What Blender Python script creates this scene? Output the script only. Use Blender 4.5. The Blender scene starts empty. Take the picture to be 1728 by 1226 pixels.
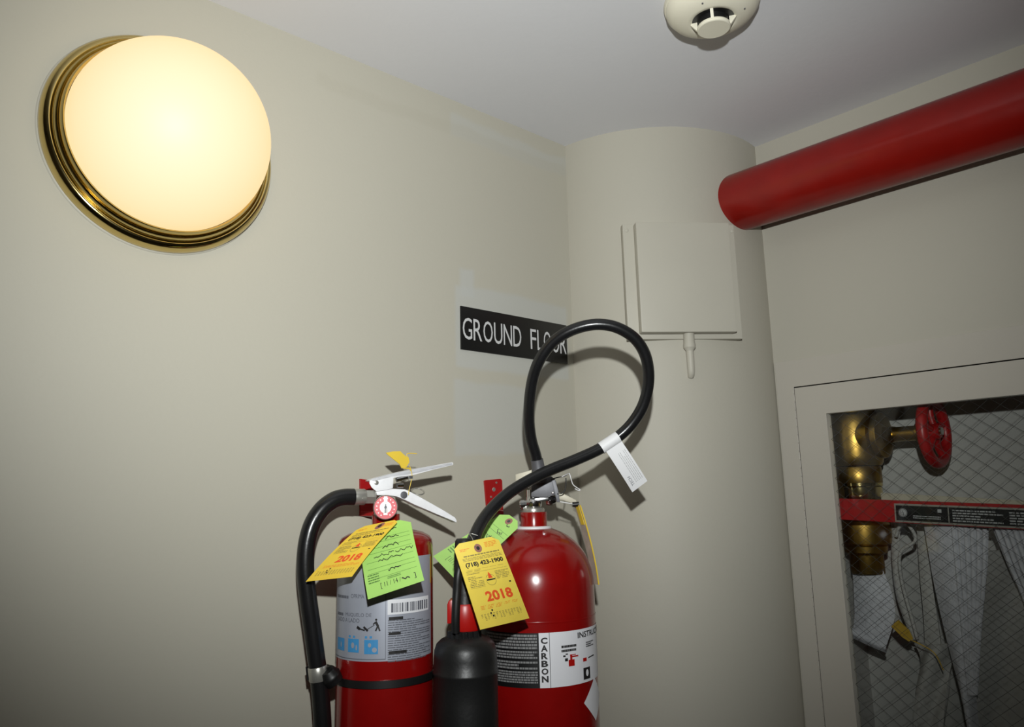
import bpy, math, random
import numpy as np
from mathutils import Vector, Matrix

random.seed(7)
S = bpy.context.scene
COL = S.collection
PI = math.pi

# ------------------------------------------------------------------ camera
PPX, PPY, FOC = 864.0, 594.0, 1302.68            # principal point and focal length in photo pixels
YAW, PITCH, ROLL = math.radians(47.4504), math.radians(10.6024), math.radians(-1.39916)
CZ = 1.55                                        # lens height above the floor
CAM = np.array([0.0, 0.0, CZ])
_f = np.array([math.cos(YAW) * math.cos(PITCH), math.sin(YAW) * math.cos(PITCH), math.sin(PITCH)])
_r = np.array([math.sin(YAW), -math.cos(YAW), 0.0])
_u = np.cross(_r, _f)
FW = _f
RT = math.cos(ROLL) * _r + math.sin(ROLL) * _u
UP = -math.sin(ROLL) * _r + math.cos(ROLL) * _u
cd = bpy.data.cameras.new('camera')
cam = bpy.data.objects.new('camera', cd)
COL.objects.link(cam)
m = Matrix.Identity(4)
for i in range(3):
    m[i][0], m[i][1], m[i][2], m[i][3] = RT[i], UP[i], -FW[i], CAM[i]
cam.matrix_world = m
cd.sensor_fit = 'HORIZONTAL'
cd.sensor_width = 36.0
cd.lens = FOC / 1728 * 36
cd.shift_x = 0.0
cd.shift_y = (PPY - 613.0) / 1728.0
cd.clip_start = 0.02
S.camera = cam

# ------------------------------------------------------------------ world, flash, exposure
w = bpy.data.worlds.new('world')
S.world = w
w.use_nodes = True
bg = w.node_tree.nodes['Background']
bg.inputs[0].default_value = (1.0, 0.80, 0.55, 1)
bg.inputs[1].default_value = 0.014

fl = bpy.data.lights.new('camera_flash', 'SPOT')   # the photographer's hot-shoe flash, above the lens
fl.energy = 82
fl.color = (0.97, 1.0, 0.99)
fl.spot_size = math.radians(95)
fl.spot_blend = 1.0
fl.shadow_soft_size = 0.014
flo = bpy.data.objects.new('camera_flash', fl)
COL.objects.link(flo)
flo.location = CAM + UP * 0.22 + RT * 0.015
aim = Vector(FW - RT * 0.035 + UP * 0.0)
flo.rotation_euler = aim.to_track_quat('-Z', 'Y').to_euler()

S.view_settings.view_transform = 'Standard'
S.view_settings.look = 'None'
S.view_settings.gamma = 1.0
S.view_settings.use_curve_mapping = False
S.view_settings.exposure = 0.0

# ------------------------------------------------------------------ place constants (metres)
YL = 1.15                 # left wall plane
XR = 1.5933               # right wall plane
ZC = CZ + 0.6975 * 1.15   # ceiling
CX, CY, CR = 1.5458, 1.1679, 0.3059   # corner column
BACK = -2.4               # how far the room runs behind the camera


def ray(px, py):
    return FW + RT * (px - PPX) / FOC - UP * (py - PPY) / FOC


def at_y(px, py, y):
    d = ray(px, py); return CAM + d * (y / d[1])


def at_x(px, py, x):
    d = ray(px, py); return CAM + d * (x / d[0])


def at_z(px, py, z):
    d = ray(px, py); return CAM + d * ((z - CZ) / d[2])


def at_d(px, py, depth):
    return CAM + ray(px, py) * depth


def at_plane(px, py, p, n):
    d = ray(px, py); return CAM + d * (np.dot(np.asarray(p) - CAM, n) / np.dot(d, n))


def at_cyl(px, py, cx, cy, r):
    d = ray(px, py)
    a = d[0] ** 2 + d[1] ** 2; b = -2 * (d[0] * cx + d[1] * cy); c = cx * cx + cy * cy - r * r
    q = b * b - 4 * a * c
    t = (-b - math.sqrt(max(q, 0))) / (2 * a)
    return CAM + d * t


# ------------------------------------------------------------------ materials
def lin(c):
    return tuple((v / 255 / 12.92 if v / 255 <= 0.04045 else ((v / 255 + 0.055) / 1.055) ** 2.4) for v in c)


MATS = {}


def mat(name, rgb, rough=0.5, metal=0.0, var=0.06, scale=12, bump=0.0, bscale=60, spec=0.5, coat=0.0):
    if name in MATS: return MATS[name]
    mt = bpy.data.materials.new(name); mt.use_nodes = True
    nt = mt.node_tree; N = nt.nodes; L = nt.links
    b = N['Principled BSDF']
    tc = N.new('ShaderNodeTexCoord')
    no = N.new('ShaderNodeTexNoise'); no.inputs['Scale'].default_value = scale; no.inputs['Detail'].default_value = 4
    L.new(tc.outputs['Object'], no.inputs['Vector'])
    mr = N.new('ShaderNodeMapRange'); mr.inputs['From Min'].default_value = 0.25; mr.inputs['From Max'].default_value = 0.75
    mr.inputs['To Min'].default_value = 1 - var; mr.inputs['To Max'].default_value = 1 + var
    L.new(no.outputs['Fac'], mr.inputs['Value'])
    mx = N.new('ShaderNodeVectorMath'); mx.operation = 'SCALE'
    mx.inputs[0].default_value = lin(rgb)
    L.new(mr.outputs[0], mx.inputs['Scale'])
    L.new(mx.outputs[0], b.inputs['Base Color'])
    b.inputs['Roughness'].default_value = rough
    b.inputs['Metallic'].default_value = metal
    b.inputs['Specular IOR Level'].default_value = spec
    b.inputs['Coat Weight'].default_value = coat
    b.inputs['Coat Roughness'].default_value = 0.12
    if bump > 0:
        n2 = N.new('ShaderNodeTexNoise'); n2.inputs['Scale'].default_value = bscale; n2.inputs['Detail'].default_value = 3
        L.new(tc.outputs['Object'], n2.inputs['Vector'])
        bp = N.new('ShaderNodeBump'); bp.inputs['Strength'].default_value = bump; bp.inputs['Distance'].default_value = 0.002
        L.new(n2.outputs['Fac'], bp.inputs['Height']); L.new(bp.outputs[0], b.inputs['Normal'])
    MATS[name] = mt
    return mt


def wall_paint():
    """cream eggshell wall paint; slightly greyer touch-up patches rolled on later (their own paint colour)"""
    mt = mat('wall_paint', (180, 176, 162), 0.55, 0, 0.012, 3.0, 0.10, 140, 0.35)
    nt = mt.node_tree; N = nt.nodes; L = nt.links
    b = N['Principled BSDF']
    geo = N.new('ShaderNodeNewGeometry')
    sep = N.new('ShaderNodeSeparateXYZ'); L.new(geo.outputs['Position'], sep.inputs[0])
    base = b.inputs['Base Color'].links[0].from_socket
    no = N.new('ShaderNodeTexNoise'); no.inputs['Scale'].default_value = 9; L.new(geo.outputs['Position'], no.inputs['Vector'])

    def edge(sock, lo, hi, soft):
        out = []
        for v, sgn in ((lo, 1), (hi, -1)):
            r = N.new('ShaderNodeMapRange'); r.interpolation_type = 'SMOOTHSTEP'
            r.inputs['From Min'].default_value = v - soft * sgn; r.inputs['From Max'].default_value = v + soft * sgn
            L.new(sock, r.inputs['Value']); out.append(r.outputs[0])
        mu = N.new('ShaderNodeMath'); mu.operation = 'MULTIPLY'; L.new(out[0], mu.inputs[0]); L.new(out[1], mu.inputs[1])
        return mu.outputs[0]

    def box(px0, py0, px1, py1, amt, colr, soft=0.006):
        nonlocal base
        a = at_y(px0, py0, YL); c = at_y(px1, py1, YL)
        wob = N.new('ShaderNodeMath'); wob.operation = 'MULTIPLY_ADD'
        wob.inputs[1].default_value = 0.03; L.new(no.outputs['Fac'], wob.inputs[0]); L.new(sep.outputs[2], wob.inputs[2])
        mx_ = edge(sep.outputs[0], a[0], c[0], soft)
        mz = edge(wob.outputs[0], c[2] + 0.015, a[2] + 0.015, soft)
        my = N.new('ShaderNodeMath'); my.operation = 'GREATER_THAN'; my.inputs[1].default_value = YL - 0.01
        L.new(sep.outputs[1], my.inputs[0])
        k = N.new('ShaderNodeMath'); k.operation = 'MULTIPLY'; L.new(mx_, k.inputs[0]); L.new(mz, k.inputs[1])
        k2 = N.new('ShaderNodeMath'); k2.operation = 'MULTIPLY'; L.new(k.outputs[0], k2.inputs[0]); L.new(my.outputs[0], k2.inputs[1])
        k3 = N.new('ShaderNodeMath'); k3.operation = 'MULTIPLY'; k3.inputs[1].default_value = amt; L.new(k2.outputs[0], k3.inputs[0])
        mixn = N.new('ShaderNodeMix'); mixn.data_type = 'RGBA'
        L.new(k3.outputs[0], mixn.inputs['Factor']); L.new(base, mixn.inputs['A'])
        mixn.inputs['B'].default_value = (*lin(colr), 1)
        base = mixn.outputs['Result']
    grey = (181, 182, 177)
    box(768, 478, 960, 640, 0.7, grey)
    box(776, 446, 800, 500, 0.7, grey)
    box(766, 640, 890, 770, 0.6, grey)
    box(760, 192, 960, 300, 0.5, grey)
    box(372, 418, 790, 470, 0.35, (183, 178, 164))
    box(535, 120, 960, 300, 0.35, (174, 169, 154))
    L.new(base, b.inputs['Base Color'])
    return mt


M_wall = wall_paint()
M_wall2 = mat('wall_paint_plain', (178, 174, 161), 0.55, 0, 0.015, 3.0, 0.10, 140, 0.35)
M_ceil = mat('ceiling_paint', (218, 218, 221), 0.7, 0, 0.015, 4.0, 0.12, 90, 0.25)
M_floor = mat('floor_concrete', (92, 88, 82), 0.6, 0, 0.1, 6)
M_cream = mat('box_paint', (180, 176, 163), 0.5, 0, 0.02, 8, 0.05, 120, 0.35)
M_cab = mat('cabinet_paint', (180, 175, 164), 0.42, 0, 0.015, 5, 0.05, 120, 0.4)
M_gap = mat('gap_shade', (40, 36, 30), 0.8)
M_brass = mat('polished_brass', (208, 186, 124), 0.12, 1.0, 0.08, 20)
M_vbrass = mat('valve_brass', (160, 128, 62), 0.36, 1.0, 0.25, 30, 0.15, 40)
M_red = mat('red_enamel', (136, 10, 9), 0.22, 0, 0.08, 30, 0.06, 50, 0.5, 0.4)
M_pipe = mat('red_pipe_paint', (128, 16, 9), 0.27, 0, 0.1, 18, 0.12, 35, 0.45, 0.0)
M_redp = mat('red_plastic', (170, 18, 13), 0.35, 0, 0.05, 20)
M_bracket = mat('red_bracket_paint', (158, 17, 20), 0.4, 0, 0.08, 30)
M_rubber = mat('black_rubber', (24, 24, 25), 0.27, 0, 0.1, 40, 0.05, 200, 0.5)
M_hornm = mat('black_horn_plastic', (27, 27, 27), 0.42, 0, 0.1, 30, 0.12, 160)
M_black = mat('black_plastic', (20, 20, 20), 0.45)
M_chrome = mat('chrome', (205, 205, 205), 0.16, 1.0, 0.05, 40)
M_alu = mat('cast_aluminium', (246, 246, 248), 0.36, 0.12, 0.06, 60, 0.15, 180)
M_steel = mat('brushed_steel', (186, 184, 176), 0.32, 0.7, 0.06, 60)
M_grey = mat('grey_forging', (98, 98, 102), 0.5, 0.4, 0.1, 40, 0.1, 90)
M_beige = mat('beige_metal', (176, 170, 152), 0.5, 0.2)
M_white = mat('white_plastic', (225, 225, 226), 0.5, 0, 0.02)
M_det = mat('detector_plastic', (222, 217, 198), 0.42, 0, 0.02)
M_ylw = mat('yellow_card', (232, 206, 84), 0.6, 0, 0.04, 40, 0.04, 80, 0.3)
M_ylw2 = mat('amber_card', (232, 196, 66), 0.6, 0, 0.04, 40, 0.04, 80, 0.3)
M_grn = mat('green_card', (164, 210, 108), 0.6, 0, 0.04, 40, 0.04, 80, 0.3)
M_seal = mat('yellow_plastic', (222, 190, 60), 0.45)
M_ink = mat('black_ink', (28, 26, 26), 0.6)
M_inkg = mat('grey_ink', (140, 126, 66), 0.6)
M_inkgg = mat('green_tag_ink', (84, 122, 56), 0.6)
M_inkr = mat('red_ink', (226, 84, 36), 0.6)
M_inko = mat('orange_ink', (228, 150, 50), 0.6)
M_eyelet = mat('eyelet_fibre', (148, 98, 84), 0.6)
M_plaque = mat('sign_black', (22, 22, 22), 0.35, 0, 0.05)
M_sgnl = mat('sign_letter', (200, 200, 200), 0.5)
M_silver = mat('silver_label', (170, 174, 186), 0.38, 0.25, 0.03, 30)
M_lblw = mat('white_label', (226, 226, 230), 0.45, 0, 0.02)
M_lblk = mat('label_black', (16, 16, 17), 0.4)
M_txt = mat('label_print_grey', (92, 94, 102), 0.6)
M_txtl = mat('label_print_light', (170, 170, 170), 0.6)
M_pprint = mat('panel_print_grey', (128, 128, 128), 0.6)
M_blue = mat('label_blue', (64, 142, 196), 0.5)
M_dial = mat('dial_red', (206, 60, 70), 0.4)
M_dialw = mat('dial_silver', (176, 174, 170), 0.3, 0.5)
M_clear = mat('clear_sleeve', (176, 166, 152), 0.3, 0, 0.2, 60)
M_canvas = mat('woven_hose_jacket', (198, 198, 203), 0.85, 0, 0.12, 90, 0.5, 420, 0.2)
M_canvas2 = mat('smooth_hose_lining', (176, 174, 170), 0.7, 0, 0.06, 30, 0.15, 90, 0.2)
M_cabin = mat('cabinet_inside', (184, 182, 178), 0.55, 0, 0.03, 8)
M_wire = mat('glass_wire', (84, 84, 82), 0.5, 0.5)
M_ppl = mat('gold_tag', (196, 160, 60), 0.5)


def glass_mat():
    mt = bpy.data.materials.new('wired_glass'); mt.use_nodes = True
    nt = mt.node_tree; N = nt.nodes; L = nt.links
    for n in list(N): N.remove(n)
    out = N.new('ShaderNodeOutputMaterial')
    tr = N.new('ShaderNodeBsdfTransparent'); tr.inputs[0].default_value = (0.95, 0.96, 0.95, 1)
    gl = N.new('ShaderNodeBsdfGlossy'); gl.inputs['Roughness'].default_value = 0.05
    fr = N.new('ShaderNodeFresnel'); fr.inputs[0].default_value = 1.35
    no = N.new('ShaderNodeTexNoise'); no.inputs['Scale'].default_value = 30
    bp = N.new('ShaderNodeBump'); bp.inputs['Strength'].default_value = 0.05; bp.inputs['Distance'].default_value = 0.001
    L.new(no.outputs['Fac'], bp.inputs['Height']); L.new(bp.outputs[0], gl.inputs['Normal'])
    mx = N.new('ShaderNodeMixShader'); L.new(fr.outputs[0], mx.inputs[0]); L.new(tr.outputs[0], mx.inputs[1]); L.new(gl.outputs[0], mx.inputs[2])
    L.new(mx.outputs[0], out.inputs[0])
    return mt


M_glass = glass_mat()


# ------------------------------------------------------------------ mesh helpers
class MB:
    def __init__(self): self.v = []; self.f = []

    def add(self, vs, fs):
        o = len(self.v)
        self.v += [tuple(float(c) for c in p) for p in vs]
        self.f += [tuple(i + o for i in f) for f in fs]
        return self

    def box(self, lo, hi):
        x0, y0, z0 = lo; x1, y1, z1 = hi
        return self.add([(x0, y0, z0), (x1, y0, z0), (x1, y1, z0), (x0, y1, z0), (x0, y0, z1), (x1, y0, z1), (x1, y1, z1), (x0, y1, z1)],
                        [(0, 3, 2, 1), (4, 5, 6, 7), (0, 1, 5, 4), (1, 2, 6, 5), (2, 3, 7, 6), (3, 0, 4, 7)])

    def prism(self, poly, ext):
        """polygon (3D points) extruded along the vector ext"""
        n = len(poly); e = np.asarray(ext, float)
        a = [np.asarray(p, float) for p in poly]
        vs = a + [p + e for p in a]
        fs = [tuple(range(n - 1, -1, -1)), tuple(range(n, 2 * n))]
        fs += [(i, (i + 1) % n, n + (i + 1) % n, n + i) for i in range(n)]
        return self.add(vs, fs)

    def lathe(self, o, axis, prof, seg=48, cap0=True, cap1=True):
        """prof: (distance along axis, radius)"""
        o = np.asarray(o, float); ax = np.asarray(axis, float); ax = ax / np.linalg.norm(ax)
        t = np.array([0, 0, 1.0]) if abs(ax[2]) < 0.9 else np.array([1.0, 0, 0])
        e1 = np.cross(ax, t); e1 /= np.linalg.norm(e1); e2 = np.cross(ax, e1)
        vs = []; fs = []
        for h, r in prof:
            for k in range(seg):
                a = 2 * PI * k / seg
                vs.append(o + ax * h + (e1 * math.cos(a) + e2 * math.sin(a)) * r)
        for i in range(len(prof) - 1):
            for k in range(seg):
                k2 = (k + 1) % seg
                fs.append((i * seg + k, i * seg + k2, (i + 1) * seg + k2, (i + 1) * seg + k))
        if cap0: fs.append(tuple(range(seg - 1, -1, -1)))
        if cap1: fs.append(tuple(range((len(prof) - 1) * seg, len(prof) * seg)))
        return self.add(vs, fs)

    def cyl(self, p0, p1, r0, r1=None, seg=24):
        p0 = np.asarray(p0, float); p1 = np.asarray(p1, float)
        return self.lathe(p0, p1 - p0, [(0, r0), (np.linalg.norm(p1 - p0), r0 if r1 is None else r1)], seg)

    def tube(self, pts, r, seg=14, sub=8, closed=False):
        P = smooth(pts, sub) if sub > 1 else [np.asarray(p, float) for p in pts]
        n = len(P); rr = r if hasattr(r, '__len__') else None
        T = [(P[min(i + 1, n - 1)] - P[max(i - 1, 0)]) for i in range(n)]
        T = [t / (np.linalg.norm(t) + 1e-12) for t in T]
        ref = np.array([0, 0, 1.0]) if abs(T[0][2]) < 0.9 else np.array([1.0, 0, 0])
        e1 = np.cross(T[0], ref); e1 /= np.linalg.norm(e1)
        vs = []; fs = []
        for i in range(n):
            e1 = e1 - T[i] * np.dot(e1, T[i]); e1 /= np.linalg.norm(e1); e2 = np.cross(T[i], e1)
            ri = r if rr is None else np.interp(i / (n - 1), np.linspace(0, 1, len(rr)), rr)
            for k in range(seg):
                a = 2 * PI * k / seg
                vs.append(P[i] + (e1 * math.cos(a) + e2 * math.sin(a)) * ri)
        for i in range(n - 1):
            for k in range(seg):
                k2 = (k + 1) % seg
                fs.append((i * seg + k, i * seg + k2, (i + 1) * seg + k2, (i + 1) * seg + k))
        fs.append(tuple(range(seg - 1, -1, -1))); fs.append(tuple(range((n - 1) * seg, n * seg)))
        return self.add(vs, fs)

    def torus(self, c, axis, R, r, seg=40, sseg=10):
        c = np.asarray(c, float); ax = np.asarray(axis, float); ax /= np.linalg.norm(ax)
        t = np.array([0, 0, 1.0]) if abs(ax[2]) < 0.9 else np.array([1.0, 0, 0])
        e1 = np.cross(ax, t); e1 /= np.linalg.norm(e1); e2 = np.cross(ax, e1)
        vs = []; fs = []
        for i in range(seg):
            a = 2 * PI * i / seg; d = e1 * math.cos(a) + e2 * math.sin(a)
            for k in range(sseg):
                b = 2 * PI * k / sseg
                vs.append(c + d * (R + r * math.cos(b)) + ax * r * math.sin(b))
        for i in range(seg):
            for k in range(sseg):
                i2 = (i + 1) % seg; k2 = (k + 1) % sseg
                fs.append((i * sseg + k, i * sseg + k2, i2 * sseg + k2, i2 * sseg + k))
        return self.add(vs, fs)

    def grid(self, G, thick=0.0):
        """G: rows of 3D points; thick > 0 gives the sheet real thickness"""
        G = np.asarray(G, float); a, b = G.shape[:2]
        if thick <= 0:
            return self.add(G.reshape(-1, 3), [(i * b + j, i * b + j + 1, (i + 1) * b + j + 1, (i + 1) * b + j) for i in range(a - 1) for j in range(b - 1)])
        du = np.gradient(G, axis=1); dv = np.gradient(G, axis=0)
        nn = np.cross(du, dv); nn /= (np.linalg.norm(nn, axis=2, keepdims=True) + 1e-12)
        A = G + nn * thick / 2; B = G - nn * thick / 2
        vs = np.vstack([A.reshape(-1, 3), B.reshape(-1, 3)]); o = a * b
        fs = []
        for i in range(a - 1):
            for j in range(b - 1):
                q = (i * b + j, i * b + j + 1, (i + 1) * b + j + 1, (i + 1) * b + j)
                fs.append(q); fs.append(tuple(o + k for k in reversed(q)))
        rim = [j for j in range(b)] + [i * b + b - 1 for i in range(1, a)] + [(a - 1) * b + j for j in range(b - 2, -1, -1)] + [i * b for i in range(a - 2, 0, -1)]
        for k in range(len(rim)):
            p, q = rim[k], rim[(k + 1) % len(rim)]
            fs.append((q, p, o + p, o + q))
        return self.add(vs, fs)

    def build(self, name, material, parent=None, smooth_deg=40, bevel=0.0, origin=None):
        base = ORG.get(parent.name, np.zeros(3)) if parent else (np.asarray(origin, float) if origin is not None else np.zeros(3))
        me = bpy.data.meshes.new(name)
        me.from_pydata([tuple(np.asarray(p) - base) for p in self.v], [], self.f)
        me.materials.append(material)
        me.update()
        import bmesh
        bm = bmesh.new(); bm.from_mesh(me)
        bmesh.ops.recalc_face_normals(bm, faces=bm.faces[:])
        if bevel > 0:
            es = [e for e in bm.edges if e.is_manifold and e.calc_face_angle(0) > 0.6]
            bmesh.ops.bevel(bm, geom=es, offset=bevel, segments=2, affect='EDGES', profile=0.6, clamp_overlap=True)
        if smooth_deg:
            lim = math.radians(smooth_deg)
            for f in bm.faces: f.smooth = True
            for e in bm.edges:
                if not e.is_manifold or e.calc_face_angle(0) > lim: e.smooth = False
        bm.to_mesh(me); bm.free()
        o = bpy.data.objects.new(name, me)
        COL.objects.link(o)
        if parent: o.parent = parent
        else: o.location = base
        ORG[o.name] = base
        return o


ORG = {}


def smooth(pts, sub=8):
    P = [np.asarray(p, float) for p in pts]
    if len(P) < 3: return P
    out = []
    for i in range(len(P) - 1):
        p0 = P[i - 1] if i > 0 else 2 * P[0] - P[1]
        p1, p2 = P[i], P[i + 1]
        p3 = P[i + 2] if i + 2 < len(P) else 2 * P[-1] - P[-2]
        for k in range(sub):
            t = k / sub
            out.append(0.5 * ((2 * p1) + (-p0 + p2) * t + (2 * p0 - 5 * p1 + 4 * p2 - p3) * t * t + (-p0 + 3 * p1 - 3 * p2 + p3) * t ** 3))
    out.append(P[-1])
    return out


def thing(name, label, cat, loc, group=None):
    o = bpy.data.objects.new(name, None); COL.objects.link(o)
    o.empty_display_size = 0.05
    o.location = [float(c) for c in loc]
    ORG[o.name] = np.asarray(loc, float)
    tag(o, label, cat, group)
    return o


def tag(o, label=None, cat=None, group=None, kind=None):
    if label: o['label'] = label
    if cat: o['category'] = cat
    if group: o['group'] = group
    if kind: o['kind'] = kind
    return o


_TC = {}


def text2d(s, bold=0.0):
    """flat outline mesh of a word: verts normalised to 0..1 in both directions, faces"""
    if (s, bold) in _TC: return _TC[(s, bold)]
    cu = bpy.data.curves.new('t', 'FONT'); cu.body = s; cu.resolution_u = 3; cu.offset = bold
    ob = bpy.data.objects.new('t', cu); COL.objects.link(ob)
    dg = bpy.context.evaluated_depsgraph_get()
    me = ob.evaluated_get(dg).to_mesh()
    v = np.array([[p.co.x, p.co.y] for p in me.vertices]); f = [tuple(p.vertices) for p in me.polygons]
    ob.evaluated_get(dg).to_mesh_clear()
    bpy.data.objects.remove(ob); bpy.data.curves.remove(cu)
    lo = v.min(0); hi = v.max(0)
    _TC[(s, bold)] = ((v - lo) / (hi - lo), f)
    return _TC[(s, bold)]


class Print:
    """flat print laid on a surface: fn(u, v) -> 3D point a hair above it; u right, v up"""
    def __init__(self, fn): self.fn = fn; self.mb = MB()

    def text(self, s, u0, v0, u1, v1, slant=0.0, bold=0.0):
        v, f = text2d(s, 0.04 if bold > .0045 else 0.022 if bold > 0 else 0.0)
        self.mb.add([self.fn(u0 + (u1 - u0) * a + slant * b, v0 + (v1 - v0) * b) for a, b in v], f)
        return self

    def rect(self, u0, v0, u1, v1, n=1):
        for i in range(n):
            a = u0 + (u1 - u0) * i / n; b = u0 + (u1 - u0) * (i + 1) / n
            self.mb.add([self.fn(a, v0), self.fn(b, v0), self.fn(b, v1), self.fn(a, v1)], [(0, 1, 2, 3)])
        return self

    def poly(self, pts):
        self.mb.add([self.fn(*p) for p in pts], [tuple(range(len(pts)))]); return self

    def disc(self, u, v, r, seg=20, rv=None):
        rv = r if rv is None else rv
        return self.poly([(u + r * math.cos(2 * PI * k / seg), v + rv * math.sin(2 * PI * k / seg)) for k in range(seg)])

    def ring(self, u, v, r, w_, seg=24, rv=1.0):
        for k in range(seg):
            a = 2 * PI * k / seg; b = 2 * PI * (k + 1) / seg
            self.poly([(u + r * math.cos(a), v + rv * r * math.sin(a)), (u + r * math.cos(b), v + rv * r * math.sin(b)),
                       (u + (r - w_) * math.cos(b), v + rv * (r - w_) * math.sin(b)), (u + (r - w_) * math.cos(a), v + rv * (r - w_) * math.sin(a))])
        return self

    def lines(self, u0, v0, u1, v1, n, fill=0.5, lo=0.03, hi=0.12, gap=0.015):
        """rows of tiny unreadable print"""
        dv = (v1 - v0) / n
        for i in range(n):
            u = u0; y = v0 + dv * i
            end = u1 if random.random() < 0.75 else u0 + (u1 - u0) * random.uniform(0.5, 0.95)
            while u < end:
                L_ = random.uniform(lo, hi) * (u1 - u0)
                self.rect(u, y + dv * (1 - fill) / 2, min(u + L_, end), y + dv * (1 + fill) / 2)
                u += L_ + gap * (u1 - u0)
        return self

    def stroke(self, pts, w_):
        for (a, b), (c, d) in zip(pts[:-1], pts[1:]):
            n = np.array([-(d - b), c - a]); L_ = np.linalg.norm(n)
            if L_ < 1e-9: continue
            n = n / L_ * w_ / 2
            self.poly([(a - n[0], b - n[1]), (c - n[0], d - n[1]), (c + n[0], d + n[1]), (a + n[0], b + n[1])])
        return self

    def scribble(self, u0, v0, u1, v1, n, w_):
        pts = [(u0 + (u1 - u0) * i / n + random.uniform(-.3, .3) * (u1 - u0) / n, v0 + (v1 - v0) * random.random()) for i in range(n + 1)]
        return self.stroke(pts, w_)

    def build(self, name, material, parent, stuff=False):
        o = self.mb.build(name, material, parent, 0)
        if stuff or name in ('fine_print', 'orange_print', 'form_lines', 'handwriting', 'plate_lettering', 'panel_print', 'label_print', 'barcode', 'pictogram', 'dial_centre', 'red_pictogram', 'stray_marks', 'plate_print', 'plate_emblem'): o['kind'] = 'stuff'
        return o


# ================================================================== the setting
def quad(name, pts, material):
    o = MB().add(pts, [(0, 1, 2, 3)]).build(name, material, None, 0)
    return o


T = 0.08
o = MB().box((BACK, YL, 0), (XR + 0.3, YL + T, ZC)).build('wall_left', M_wall, None, 0)
tag(o, 'cream painted wall carrying the lit lamp and black sign', kind='structure')
o = MB().box((BACK, BACK, ZC), (XR + 0.45, YL + T, ZC + T)).build('ceiling', M_ceil, None, 0)
tag(o, 'pale cool white painted ceiling', kind='structure')
o = MB().box((BACK, BACK, -T), (XR + 0.45, YL + T, 0)).build('floor', M_floor, None, 0)
tag(o, 'grey concrete floor below the extinguishers', kind='structure')

# right wall with the opening of the hose cabinet
z_f = CZ + 0.281; z_d = CZ + 0.2215; z_w = CZ + 0.157       # tops of frame, door, door window
y_f = 0.862; y_d = 0.823; y_w = 0.755                       # their edges towards the column
y_f1, y_d1, y_w1 = 0.04, 0.079, 0.147
z_f1, z_d1, z_w1 = CZ - 0.86, CZ - 0.80, CZ - 0.735
mb = MB()
mb.box((XR, BACK, z_d + 0.006), (XR + T, CY, ZC)).box((XR, BACK, 0), (XR + T, CY, z_d1 - 0.006))
mb.box((XR, y_d + 0.006, z_d1 - 0.006), (XR + T, CY, z_d + 0.006)).box((XR, BACK, z_d1 - 0.006), (XR + T, y_d1 - 0.006, z_d + 0.006))
o = mb.build('wall_right', M_wall2, None, 0)
tag(o, 'grey-cream painted wall with the hose cabinet set in it', kind='structure')
o = MB().lathe((CX, CY, 0), (0, 0, 1), [(0, CR), (ZC, CR)], 128).build('wall_column', M_wall2, None, 40)
tag(o, 'round cream painted column filling the room corner', kind='structure')

# ================================================================== wall lamp
lc = np.array([0.3524, YL, CZ + 0.5322])
lamp = thing('wall_lamp', 'lit round wall lamp with white glass dome and brass ring base', 'lamp', lc)
AX = (0, -1, 0)
MB().lathe(lc, AX, [(0, .1650), (.004, .1662), (.012, .1655), (.019, .1615), (.0225, .157), (.0215, .1545), (.0200, .1530)], 96, True, False).build('base_ring', M_brass, lamp, 60)
MB().lathe(lc, AX, [(.012, .1535), (.0205, .1530), (.0260, .1515), (.0290, .1490), (.0280, .1475), (.0265, .1465)], 96, False, False).build('middle_ring', M_brass, lamp, 60)
MB().lathe(lc, AX, [(.018, .147), (.0270, .1466), (.0330, .1448), (.0362, .1425), (.0350, .1404), (.0300, .1395)], 96, False, False).build('inner_ring', M_brass, lamp, 60)
MB().lathe(lc, AX, [(0.0002, .1685), (.0018, .1675), (.0022, .1655)], 96, False, False).build('paint_bead', M_cream, lamp, 60)


def dome_mat():
    mt = bpy.data.materials.new('opal_glass'); mt.use_nodes = True
    nt = mt.node_tree; N = nt.nodes; L = nt.links; b = N['Principled BSDF']
    b.inputs['Base Color'].default_value = (0.05, 0.05, 0.04, 1); b.inputs['Roughness'].default_value = 0.5
    b.inputs['Specular IOR Level'].default_value = 0.2
    tc = N.new('ShaderNodeTexCoord')
    vd = N.new('ShaderNodeVectorMath'); vd.operation = 'DISTANCE'
    vd.inputs[1].default_value = (-0.035, -0.145, -0.035)     # hot spot: bulb glow painted into the emission colour, no bulb modelled
    L.new(tc.outputs['Object'], vd.inputs[0])
    cr = N.new('ShaderNodeValToRGB'); L.new(vd.outputs['Value'], cr.inputs[0])
    e = cr.color_ramp.elements
    e[0].position = 0.0; e[0].color = (1.0, .97, .72, 1)
    e[1].position = 0.24; e[1].color = (.90, .55, .23, 1)
    k = cr.color_ramp.elements.new(0.07); k.color = (1.0, .91, .58, 1)
    k = cr.color_ramp.elements.new(0.15); k.color = (.97, .75, .40, 1)
    L.new(cr.outputs[0], b.inputs['Emission Color']); b.inputs['Emission Strength'].default_value = 1.0
    return mt


h_d = 0.1478
prof = [(0.0336 + h_d * math.sin(a), 0.139 * math.cos(a)) for a in np.linspace(0, PI / 2 * 0.985, 28)]
MB().lathe(lc, AX, [(0.026, 0.1385)] + prof, 96, False, True).build('glass_dome', dome_mat(), lamp, 80)

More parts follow.
